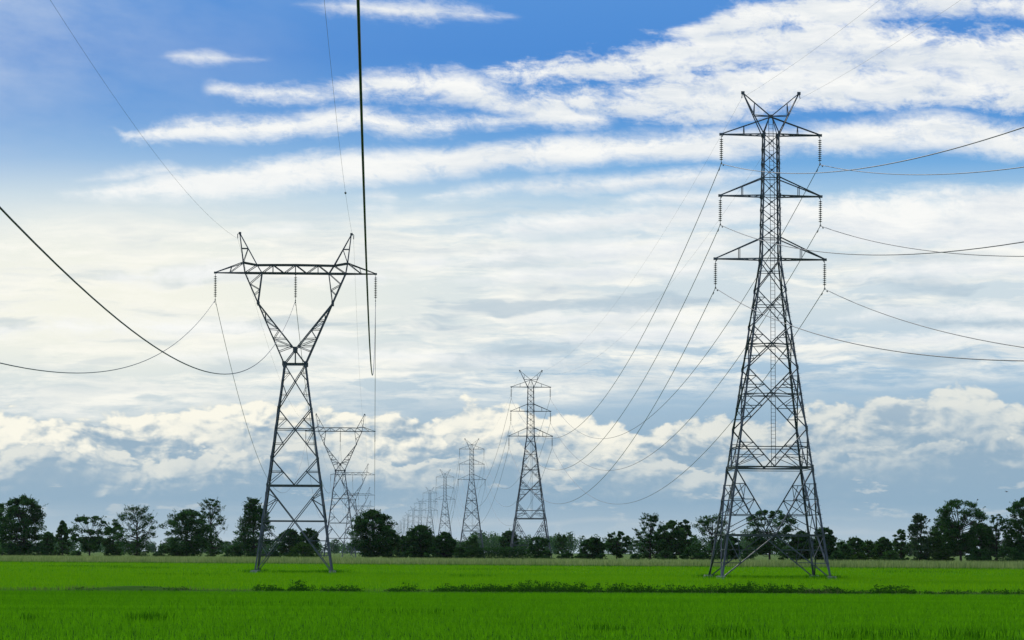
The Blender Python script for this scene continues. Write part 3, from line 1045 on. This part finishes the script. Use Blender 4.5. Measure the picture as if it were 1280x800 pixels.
# shaggier, darker growth round the pylon feet
hh = 0.32 + 0.05 * lumps(x, y, 0.05, 0.12, 5) + rng.uniform(-.05, .06, len(x))
tag(blades('rice', x, y, hh, np.where(y < 330, .026, .055) * rng.uniform(.7, 1.2, len(x)), RICE_FAR, 0.5 + rng.uniform(-.1, .1, len(x)), 0.4), kind='stuff')
# strip of tall pale grass closing the paddies
n = 70000
x = rng.uniform(-190, 150, n); t = rng.uniform(0, 1, n) ** 1.5 * 60
y = front(x) + t
hh = (1.56 - 0.0002 * x + 0.10 * lumps(x, y, 0.06, 0.05, 9) + rng.uniform(-.28, .16, n)) * np.clip(0.60 + t / 6.0, 0, 1)
tag(blades('tall_grass', x, y, hh, rng.uniform(.06, .13, n), TALL, 0.5 + rng.uniform(-.3, .3, n), 0.2), kind='stuff')
# rough meadow between the trees
n = 45000
y = 560 + rng.uniform(0, 1, n) ** 1.6 * 1500; x = rng.uniform(-1, 1, n) * y * 0.24
k = y > front(x) + 62; x, y = x[k], y[k]; n = len(x)
tag(blades('meadow_grass', x, y, rng.uniform(.25, .7, n) + .25 * np.clip(lumps(x, y, .05, .03, 12), 0, 1), rng.uniform(.1, .22, n), TALL, 0.45 + rng.uniform(-.4, .3, n), 0.3), kind='stuff')


def leaf_quads(cx, cy, cz, size, up=0.0):
    """leaf faces with random set; returns verts (n,4,3)"""
    n = len(cx)
    u = rng.normal(0, 1, (n, 3)); u[:, 2] *= 0.7; u /= np.linalg.norm(u, axis=1)[:, None]
    v = rng.normal(0, 1, (n, 3)); v -= u * (u * v).sum(1)[:, None]; v /= np.linalg.norm(v, axis=1)[:, None]
    c = np.stack([cx, cy, cz], 1)
    s = size[:, None]
    return np.stack([c - u * s * .5, c + v * s * .28 - u * s * .05, c + u * s * .5, c - v * s * .28 + u * s * .05], 1)


def quads_mesh(name, V, tone):
    n = len(V)
    return mesh_np(name, V.reshape(-1, 3), np.arange(n * 4), np.arange(n) * 4, np.full(n, 4), attr=np.repeat(tone, 4))


def px_to(xp, d): return (xp - 640.0) / FPX * d


# weeds on the berm: leafy stems thick where the photo shows them
runs = [(312, 355, .45, 130), (360, 378, .75, 110), (380, 452, .42, 200), (488, 520, .55, 130), (545, 600, .5, 260), (600, 650, .55, 300), (650, 690, .75, 300),
        (690, 735, .70, 300), (735, 800, .6, 320), (800, 840, .5, 240), (845, 900, .55, 260), (900, 915, .6, 120), (915, 945, .78, 260), (945, 1012, .6, 330),
        (1030, 1052, .5, 90), (1098, 1145, .55, 260), (1145, 1200, .3, 110), (1240, 1290, .4, 100), (175, 230, .3, 120), (90, 160, .22, 110), (500, 545, .2, 30), (1200, 1240, .25, 70), (1012, 1030, .3, 60), (1052, 1098, .3, 130)]
LV, LT = [], []
for x0, x1, h, n in runs:
    n = int(n * 0.34)
    xs = rng.uniform(px_to(x0, 180), px_to(x1, 180), n); ys = rng.uniform(BERM0 + 0.3, BERM0 + 4.5, n)
    for xx, yy in zip(xs, ys):
        hs = h * (0.2 + 0.85 * rng.uniform(0, 1) ** 1.8); m = int(14 + 20 * hs)
        tz = rng.uniform(.1, 1, m)
        r = 0.16 * (1.15 - tz) + .04
        lv = leaf_quads(xx + rng.normal(0, 1, m) * r + (tz * rng.uniform(-.15, .15)), yy + rng.normal(0, 1, m) * r, 0.12 + tz * hs, rng.uniform(.06, .15, m))
        LV.append(lv); LT.append(np.clip(rng.uniform(.1, .6) + rng.uniform(-.2, .3, m), 0, 1))
tag(link('weeds', quads_mesh('weeds', np.concatenate(LV), np.concatenate(LT)), WEED), kind='stuff')
# dry stalks and darker tufts: on the berm, and patches in the near paddy
px_, py_, ph_, pt_ = [], [], [], []
for x0, x1, d0, d1, h, n in [(70, 250, 179, 185, .40, 700), (250, 320, 179, 185, .25, 300), (400, 1280, 179, 184, .3, 2600), (1000, 1050, 179, 183, .5, 300), (-60, 70, 179, 185, .3, 500)]:
    a = rng.uniform(px_to(x0, 181), px_to(x1, 181), n); b = rng.uniform(d0, d1, n)
    px_.append(a); py_.append(b); ph_.append(rng.uniform(.5, 1.1, n) * h + .1); pt_.append(rng.uniform(0, 1, n))
a = np.concatenate(px_)
tag(blades('dry_grass', a, np.concatenate(py_), np.concatenate(ph_), rng.uniform(.012, .025, len(a)), DRYW, np.concatenate(pt_), .4), kind='stuff')
TUFT = mat_leafy('rank_grass', (0.014, 0.085, 0.002), (0.060, 0.210, 0.004), 0.45)
px_, py_, ph_ = [], [], []
for xc, yc, wpx, h, n in [(187, 780, 30, .40, 150), (40, 781, 14, .36, 50), (760, 792, 40, .36, 90), (920, 796, 70, .36, 120), (1090, 798, 80, .38, 160), (1215, 798, 50, .38, 110), (520, 770, 90, .33, 120), (350, 760, 120, .32, 120)]:
    d = EYE * FPX / (yc - 690)
    px_.append(px_to(xc, d) + rng.normal(0, .5, n) * wpx / FPX * d); py_.append(d + rng.normal(0, .5, n)); ph_.append(h * rng.uniform(.7, 1.35, n))
# the wet ditch edge under the tall grass, and thin rank streaks in the far paddy
n = 16000
a = rng.uniform(-160, 130, n); px_.append(a); py_.append(front(a) - rng.uniform(0.3, 3.5, n)); ph_.append(rng.uniform(.25, .55, n))
for xc, yc, w_, n in [(110, 709, 55, 420), (175, 711, 40, 360), (1150, 716, 60, 300), (640, 713, 70, 300), (590, 722, 30, 160), (230, 720, 60, 200)]:
    d = EYE * FPX / (yc - 690 - (xc - 640) * .00436)
    px_.append(px_to(xc, d) + rng.uniform(-1, 1, n) * w_ / FPX * d); py_.append(d + rng.uniform(-2, 2, n)); ph_.append(rng.uniform(.3, .5, n))
# round the feet of the two near pylons
for sp_, hw_ in ((R_SPOTS[0], 5.62), (L_SPOTS[0], 4.62)):
    for sx in (-1, 1):
        for sy in (-1, 1):
            n = 260
            px_.append(sp_.x + sx * hw_ + rng.normal(0, .9, n)); py_.append(sp_.y + sy * hw_ + rng.normal(0, .7, n)); ph_.append(rng.uniform(.3, .62, n))
    n = 900
    px_.append(sp_.x + rng.uniform(-.5, .9, n) * hw_); py_.append(sp_.y + rng.uniform(-1, 1, n) * hw_); ph_.append(rng.uniform(.25, .48, n))
a = np.concatenate(px_)
tag(blades('rank_grass', a, np.concatenate(py_), np.concatenate(ph_), rng.uniform(.02, .05, len(a)), TUFT, rng.uniform(0, 1, len(a)), .35), kind='stuff')


# ================================================================== TREES
BARK = mat_principled('dark_bark', (0.040, 0.034, 0.028), 0.9, 0.0, 0.3, 2.0, 0.2)
LEAFM = {
    'dark': mat_leafy('dark_leaves', (0.013, 0.042, 0.012), (0.060, 0.150, 0.036), 0.38),
    'mid': mat_leafy('mid_leaves', (0.026, 0.072, 0.020), (0.090, 0.185, 0.044), 0.38),
    'pale': mat_leafy('pale_leaves', (0.026, 0.060, 0.024), (0.080, 0.135, 0.055), 0.28),
    'lime': mat_leafy('fresh_leaves', (0.018, 0.050, 0.010), (0.060, 0.120, 0.022), 0.30),
}


def envelope(kind, t):
    if kind == 'round': return max(0.05, math.sqrt(max(0, 1 - (2 * t - 0.95) ** 2))) ** 0.8
    if kind == 'bush': return math.sqrt(max(0, 1 - t ** 2)) ** 0.9
    if kind == 'umbrella': return max(0.1, min(1.0, 0.35 + 1.25 * t)) * math.sqrt(max(0, 1 - max(0, (t - 0.55) / 0.47) ** 2))
    if kind == 'airy': return max(0.12, math.sin(math.pi * min(1, 0.12 + 0.80 * t ** 0.85)) ** 0.7)
    if kind == 'cone': return max(0.06, (1 - t) ** 0.62 * min(1, 0.7 + 1.6 * t))
    if kind == 'column': return max(0.1, math.sqrt(max(0, 1 - (1.75 * t - 0.75) ** 2)) ** 0.9)
    return 1.0


KIND = {   # crown base, clumps, leaves per clump, clump radius factor, shell bias, sprigs
    'round': (0.14, 150, 120, 0.24, 0.25, 16), 'bush': (0.0, 60, 90, 0.28, 0.30, 8), 'umbrella': (0.24, 100, 95, 0.19, 0.45, 14),
    'airy': (0.08, 110, 62, 0.17, 0.22, 60), 'cone': (0.04, 130, 95, 0.22, 0.30, 34), 'column': (0.05, 84, 84, 0.32, 0.30, 18),
}


def tree_meshes(kind, H, Wd, seed, leaf=0.42, dens=1.0, top_airy=False):
    r = random.Random(seed)
    cb, nc, nl, rf, bias, nsp = KIND[kind]
    z0 = H * cb; ch = H - z0
    lv, tn = [], []
    wood = MB()
    tw = max(0.10, H * 0.022)
    bend = [Vector((0, 0, -0.15))]
    top_f = 0.80 if kind != 'umbrella' else 0.60
    sway = r.uniform(-.04, .04) * H
    for i in range(1, 7):
        t = i / 6
        bend.append(Vector((sway * t * t + r.uniform(-.02, .02) * H * t, r.uniform(-.02, .02) * H * t, H * top_f * t)))
    wood.tube(bend, [tw * (1.25 if i == 0 else 1 - 0.75 * i / 6) for i in range(7)], 7)

    def on_trunk(z):
        t = max(0, min(1, z / (H * top_f))) * 6; i = min(5, int(t)); return lerp(bend[i], bend[i + 1], t - i)
    asym = [r.uniform(.78, 1.12) for _ in range(7)]

    def radius(t, a):
        k = (a / (2 * math.pi) * 7) % 7; i = int(k); f = k - i
        return Wd * envelope(kind, t) * (asym[i] * (1 - f) + asym[(i + 1) % 7] * f)
    centres = []
    for c in range(int(nc * dens)):
        t = r.random() ** (0.75 if kind in ('umbrella',) else 1.0)
        if kind == 'umbrella' and r.random() < 0.25: t = r.uniform(0.0, .45)
        a = r.uniform(0, 2 * math.pi)
        rr = radius(t, a) * (bias + (1 - bias) * r.random()) ** 0.7
        p = Vector((rr * math.cos(a), rr * math.sin(a), z0 + t * ch * 0.96))
        rc = rf * Wd * r.uniform(.6, 1.15) * (0.75 if t > .8 else 1)
        centres.append((p, rc, t))
        n = int(nl * r.uniform(.6, 1.2))
        g = rng.normal(0, 1, (n, 3)); g /= (np.linalg.norm(g, axis=1)[:, None] + 1e-6); g *= (rng.uniform(0, 1, n) ** 0.45)[:, None]
        g[:, 2] *= 0.62
        lv.append(leaf_quads(p.x + g[:, 0] * rc, p.y + g[:, 1] * rc, np.maximum(0.05, p.z + g[:, 2] * rc), rng.uniform(.7, 1.3, n) * leaf))
        ct = r.uniform(.15, .75)
        tn.append(np.clip(ct + rng.uniform(-.25, .25, n), 0, 1))
    # limbs from trunk to a share of the clumps
    for p, rc, t in centres[::2]:
        b = on_trunk(max(H * 0.14, min(p.z * 0.72, H * top_f * 0.95)))
        m = lerp(b, p, 0.5) + Vector((0, 0, -0.04 * H))
        wood.tube([b, m, p], [tw * .34, tw * .22, tw * .08], 4)
    # sprigs that break the outline
    for s in range(nsp + (26 if top_airy else 0)):
        t = r.uniform(.45, 1.0) if not top_airy or s < nsp else r.uniform(.85, 1.0)
        a = r.uniform(0, 2 * math.pi)
        rr = radius(min(t, .97), a) * r.uniform(.55, 1.0)
        p = Vector((rr * math.cos(a), rr * math.sin(a), z0 + t * ch * 0.93))
        dirv = Vector((math.cos(a) * r.uniform(.2, .9), math.sin(a) * r.uniform(.2, .9), r.uniform(.3, 1.0))).normalized()
        L = Wd * r.uniform(.16, .38)
        if t > .9: L = min(L, H * 1.03 - p.z if H * 1.03 - p.z > 0.3 else 0.3)
        e = p + dirv * L
        wood.tube([p - dirv * L * .6, e], [tw * .09, tw * .04], 3)
        n = int(r.uniform(12, 26)); u = rng.uniform(0, 1, n)
        q = np.array(p)[None] + np.array(dirv)[None] * (u * L)[:, None] + rng.normal(0, .16 * L + .05, (n, 3)) * (1.05 - u)[:, None]
        lv.append(leaf_quads(q[:, 0], q[:, 1], q[:, 2], rng.uniform(.55, 1.0, n) * leaf)); tn.append(np.full(n, r.uniform(.2, .7)))
    return wood.mesh('trunk'), quads_mesh('crown', np.concatenate(lv), np.concatenate(tn))


def plant(name, cat, xp, yt, hw, kind, off, mat, label, group, seed, dens=1.0, top_airy=False):
    d = (538.0 + 72 + off) / (1 + 0.58 * (xp - 640) / FPX)
    H = (690 + (xp - 640) * 0.00436 - yt) / FPX * d + EYE
    W = hw / FPX * d * 1.16
    leaf = 0.40 * (d / 650) ** 0.8 * (0.8 if kind == 'airy' else 1.0) * (0.75 if cat == 'bush' else 1.0)
    tm, cm = tree_meshes(kind, H, W, seed, leaf, dens, top_airy)
    o = empty(name, (px_to(xp, d), d, 0))
    link('stem' if cat == 'bush' else 'trunk', tm, BARK, o); link('crown', cm, LEAFM[mat], o)
    tag(o, label, cat, group)
    return o


TG = 'trees standing beyond the paddies'
trees = [
    (3, 628, 19, 'column', 10, 'mid', 'grey green tree half cut off by the left edge of the view', 1, False),
    (30, 619, 27, 'round', 0, 'dark', 'tallest dark tree at the far left with a ragged feathery top', 1.15, True),
    (60, 664, 9, 'round', 60, 'mid', 'small dull tree peeping out beside the tallest tree at the far left', .8, False),
    (78, 648, 11, 'cone', 40, 'mid', 'slim pointed tree just left of the flat-topped spreading tree', .8, False),
    (112, 644, 26, 'umbrella', 5, 'dark', 'flat-topped spreading tree with bare trunk between a slim pointed tree and a feathery one', .85, False),
    (141, 647, 12, 'column', 15, 'mid', 'greener narrow tree squeezed between the flat-topped tree and the feathery one', .9, False),
    (171, 632, 27, 'airy', 0, 'dark', 'wide feathery tree of thin open sprays, right of the flat-topped spreading tree', 1.15, True),
    (234, 637, 30, 'round', 0, 'dark', 'broad dense round-headed tree with an airy taller tree at its right shoulder', .95, False),
    (264, 621, 19, 'airy', 18, 'dark', 'taller airy tree rising at the right shoulder of the broad round-headed tree', .95, True),
    (317, 622, 29, 'cone', 0, 'dark', 'dark conical tree standing behind the left leg of the large forked pylon', 1.15, True),
    (362, 661, 15, 'round', 160, 'dark', 'rounded dark tree seen between the legs of the large forked pylon, above the round bush', .9, False),
    (386, 660, 13, 'round', 190, 'dark', 'rounded dark tree seen by the right leg of the large forked pylon', .9, False),
    (466, 637, 26, 'round', 0, 'dark', 'big bushy tree with a thin ragged top standing under the second forked pylon', 1.2, True),
    (489, 661, 12, 'column', 5, 'mid', 'greener leafy tree hugging the right side of the big bushy tree with ragged top', .9, False),
    (503, 668, 9, 'round', 140, 'dark', 'small dark tree in the gap right of the big bushy tree', .8, False),
    (525, 656, 17, 'round', 0, 'dark', 'dark tree with upright tufts in front of the fading row of pylons', 1.1, True),
    (556, 665, 15, 'round', 0, 'dark', 'squat black green tree below the fourth three-armed pylon', 1, False),
    (590, 669, 14, 'bush', 0, 'mid', 'round olive green tree below the third three-armed pylon', 1.1, False),
    (636, 663, 12, 'round', 380, 'dark', 'hazy dark tree at the left foot of the second three-armed pylon', .8, False),
    (673, 671, 13, 'umbrella', 0, 'dark', 'small spreading tree at the right foot of the second three-armed pylon', .8, False),
    (702, 667, 9, 'airy', 140, 'mid', 'thin see-through tree left of two small round trees in the gap between the pylons', .8, False),
    (740, 671, 13, 'round', 0, 'dark', 'small compact round tree alone in the middle of the gap between the pylons', .8, False),
    (771, 664, 15, 'umbrella', 0, 'dark', 'small umbrella-shaped tree on one thin trunk right of the compact round tree', .8, False),
    (813, 641, 19, 'airy', 0, 'dark', 'tree with a pointed ragged top leading the group left of the tallest pylon', 1.15, True),
    (840, 650, 17, 'round', 0, 'mid', 'green rounded tree leaning against the pointed ragged tree left of the tallest pylon', 1, False),
    (856, 648, 10, 'round', 50, 'dark', 'dark knob-headed tree behind the green rounded one left of the tallest pylon', .8, False),
    (890, 643, 25, 'airy', 0, 'dark', 'wide ragged tree behind the left legs of the tallest pylon', 1.2, True),
    (912, 669, 13, 'round', 10, 'dark', 'low dark tree just inside the left legs of the tallest pylon', .9, False),
    (962, 637, 30, 'umbrella', 0, 'dark', 'wide-crowned tree with sky gaps framed between the legs of the tallest pylon', 1.15, False),
    (1002, 663, 14, 'round', 0, 'mid', 'low leafy tree inside the right legs of the tallest pylon', .9, False),
    (1030, 659, 15, 'round', 0, 'dark', 'dark ragged tree just right of the right legs of the tallest pylon', .95, True),
    (1052, 675, 13, 'bush', 15, 'mid', 'low green tree first in the even row right of the tallest pylon', .9, False),
    (1069, 671, 11, 'round', 30, 'mid', 'slightly taller green tree second in the even row right of the tallest pylon', .9, False),
    (1086, 676, 12, 'bush', 20, 'lime', 'lightest green tree midway along the even row right of the tallest pylon', .9, False),
    (1104, 671, 12, 'round', 10, 'mid', 'roundest tree at the end of the even row, left of a narrow upright tree', .9, False),
    (1126, 660, 9, 'column', 10, 'mid', 'narrow upright tree left of the pale drooping tree', .8, False),
    (1150, 640, 15, 'column', 0, 'pale', 'pale drooping tree beside the biggest tree on the right', 1, True),
    (1168, 660, 11, 'column', 6, 'mid', 'green tree filling the space between the pale drooping tree and the biggest one', .9, False),
    (1201, 624, 34, 'umbrella', 0, 'dark', 'biggest tree on the right, its high clumped crown full of sky gaps', 1.35, False),
    (1182, 648, 19, 'round', 22, 'dark', 'dark leafy tree filling in behind the left half of the biggest tree on the right', 1, False),
    (1226, 654, 18, 'round', 26, 'dark', 'dark leafy tree filling in behind the right half of the biggest tree on the right', 1, False),
    (1246, 641, 15, 'airy', 0, 'dark', 'thin open tree between the biggest tree on the right and the right edge', .9, False),
    (1280, 621, 24, 'round', 0, 'dark', 'tall dark tree cut off by the right edge of the view', 1.1, True),
]
for i, (xp, yt, hw, kd, off, mt, lb, dn, ta) in enumerate(trees):
    plant('tree', 'tree', xp, yt, hw, kd, off, mt, lb, TG, 100 + i * 7, dn, ta)

BG = 'bushes along the far edge of the paddies'
bushes = [
    (205, 681, 12, 'mid', 'rounded bush left of the trunk of the broad round-headed tree'),
    (291, 682, 13, 'dark', 'black low bush at the left foot of the dark conical tree'),
    (340, 687, 12, 'dark', 'dark bush at the right foot of the dark conical tree'),
    (379, 679, 17, 'lime', 'round fresh green bush framed between the legs of the large forked pylon'),
    (96, 689, 9, 'mid', 'little bush below the slim pointed tree and the flat-topped tree'),
    (10, 680, 20, 'dark', 'dark bush under the two trees at the left edge'),
    (47, 682, 14, 'dark', 'dark bush under the right side of the tallest tree at the far left'),
    (196, 689, 8, 'mid', 'small bush in the open gap right of the feathery tree'),
    (575, 683, 11, 'dark', 'bush between the squat black green tree and the round olive one'),
    (541, 684, 10, 'dark', 'bush between the tufted dark tree and the squat black green one'),
    (684, 688, 9, 'dark', 'bush at the right of the small spreading tree by the second three-armed pylon'),
    (709, 690, 9, 'dark', 'first of two low bushes under the thin see-through tree'),
    (726, 691, 8, 'mid', 'low bush touching the compact round tree from the left'),
    (752, 692, 7, 'dark', 'low bush touching the compact round tree from the right'),
    (798, 692, 11, 'dark', 'flat bush in front of the pointed ragged tree'),
    (832, 688, 11, 'mid', 'bush at the trunk of the green rounded tree left of the tallest pylon'),
    (866, 683, 16, 'dark', 'large dark bush between the green rounded tree and the wide ragged tree'),
    (935, 685, 12, 'mid', 'bush between the low dark tree and the wide-crowned tree inside the tallest pylon'),
    (985, 684, 12, 'mid', 'bush right of the trunk of the wide-crowned tree inside the tallest pylon'),
    (1046, 689, 12, 'dark', 'dark bush at the start of the even row right of the tallest pylon'),
    (1075, 690, 11, 'lime', 'lime bush in front of the middle of the even row right of the tallest pylon'),
    (1113, 688, 12, 'mid', 'green bush in front of the end of the even row, beneath the narrow upright tree'),
    (1178, 685, 12, 'lime', 'bright bush at the foot of the biggest tree on the right'),
    (1222, 687, 18, 'dark', 'dark bush under the right half of the biggest tree on the right'),
    (1262, 684, 20, 'dark', 'dark bush under the tree at the right edge'),
]
for i, (xp, yt, hw, mt, lb) in enumerate(bushes):
    plant('bush', 'bush', xp, yt, hw, 'bush', -6, mt, lb, BG, 900 + i * 5, .8)

# clipped-looking dark hedge running below the second three-armed pylon
lv, tn = [], []
d = 612.0
x0, x1 = px_to(597, d), px_to(668, d)
for i in range(70):
    cx = x0 + (x1 - x0) * i / 69
    hgt = 2.64 + (690 - 684.5) / FPX * d + rng.uniform(-.35, .25)
    n = 90
    zz = rng.uniform(0, 1, n) ** .8 * hgt
    lv.append(leaf_quads(cx + rng.normal(0, .35, n), d + rng.normal(0, .6, n), np.maximum(.1, zz), rng.uniform(.2, .42, n))); tn.append(np.clip(rng.uniform(.1, .6) + rng.uniform(-.2, .2, n), 0, 1))
tag(link('hedge', quads_mesh('hedge', np.concatenate(lv), np.concatenate(tn)), LEAFM['dark']),
    'long low dark hedge running left of the foot of the second three-armed pylon', 'hedge')

# the wood far behind: one mass
lv, tn = [], []
r = random.Random(5)
for i in range(520):
    xp = r.uniform(-160, 1440); d = r.uniform(1900, 3200)
    ytop = 675 + r.uniform(-5, 5) - (4 if 590 < xp < 1000 else 0) - (3 if 590 < xp < 720 else 0) + (3 if xp < 560 else 0)
    H = (690 - ytop) / FPX * d + EYE; W = r.uniform(3.5, 8.0)
    if r.random() < .2: H *= 1.1; W *= .6
    n = 260
    g = rng.normal(0, 1, (n, 3)); g /= np.linalg.norm(g, axis=1)[:, None]; g *= (rng.uniform(0, 1, n) ** .4)[:, None]
    X0 = px_to(xp, d)
    zz = H * .52 + g[:, 2] * H * .48
    lv.append(leaf_quads(X0 + g[:, 0] * W, d + g[:, 1] * W, np.maximum(.2, zz), rng.uniform(1.1, 2.2, n))); tn.append(np.clip(r.uniform(.1, .8) + rng.uniform(-.2, .2, n), 0, 1))
tag(link('distant_wood', quads_mesh('distant_wood', np.concatenate(lv), np.concatenate(tn)), LEAFM['dark']), kind='stuff')

# ================================================================== small bird in flight
bd = MB()
bd.lathe((0, 0, 0), [(0.004, -.12), (.025, -.09), (.042, -.03), (.045, .02), (.032, .07), (.026, .095), (.024, .11), (.004, .14)], 8)
for i in range(len(bd.v)):
    x_, y_, z_ = bd.v[i]; bd.v[i] = (z_, x_, y_)
for s in (-1, 1):
    w0 = [(0.05, s * .03, .02), (-.05, s * .03, .015), (-.06, s * .17, .06), (.04, s * .17, .075), (-.075, s * .33, .035), (-.02, s * .33, .045)]
    vs_ = w0 + [(a, b, c - .008) for a, b, c in w0]
    f_ = [(0, 1, 2, 3), (3, 2, 4, 5), (6, 9, 8, 7), (9, 11, 10, 8), (0, 3, 9, 6), (3, 5, 11, 9), (5, 4, 10, 11), (4, 2, 8, 10), (2, 1, 7, 8), (1, 0, 6, 7)]
    bd.add(vs_, f_)
tv = [(-.09, -.02, .0), (-.09, .02, .0), (-.2, .045, .004), (-.2, -.045, .004)]
bd.add(tv + [(a, b, c - .006) for a, b, c in tv], [(0, 1, 2, 3), (7, 6, 5, 4), (0, 4, 5, 1), (1, 5, 6, 2), (2, 6, 7, 3), (3, 7, 4, 0)])
bo = bd.build('bird', mat_principled('dark_plumage', (.03, .028, .027), .7, 0, .3, 20))
bo.location = (px_to(1258, 300), 300, EYE + 78 / FPX * 300); bo.rotation_euler = (R(8), R(-4), R(20))
tag(bo, 'tiny dark bird flying in open sky above the trees on the right', 'bird')

# ================================================================== the air between
hz = bpy.data.materials.new('pale_air'); hz.use_nodes = True
nt = hz.node_tree; nt.nodes.clear()
pv = nt.nodes.new('ShaderNodeVolumePrincipled')
pv.inputs['Color'].default_value = (0.80, 0.90, 1.0, 1); pv.inputs['Density'].default_value = 1.2e-5; pv.inputs['Anisotropy'].default_value = 0.2
ou = nt.nodes.new('ShaderNodeOutputMaterial'); nt.links.new(pv.outputs[0], ou.inputs['Volume'])
hb = MB()
hb.plate((0, 3800, 27.0), (1, 0, 0), (0, 1, 0), 16200, 8600, 56)
tag(hb.build('haze', hz), kind='stuff')
SC.cycles.volume_bounces = 1
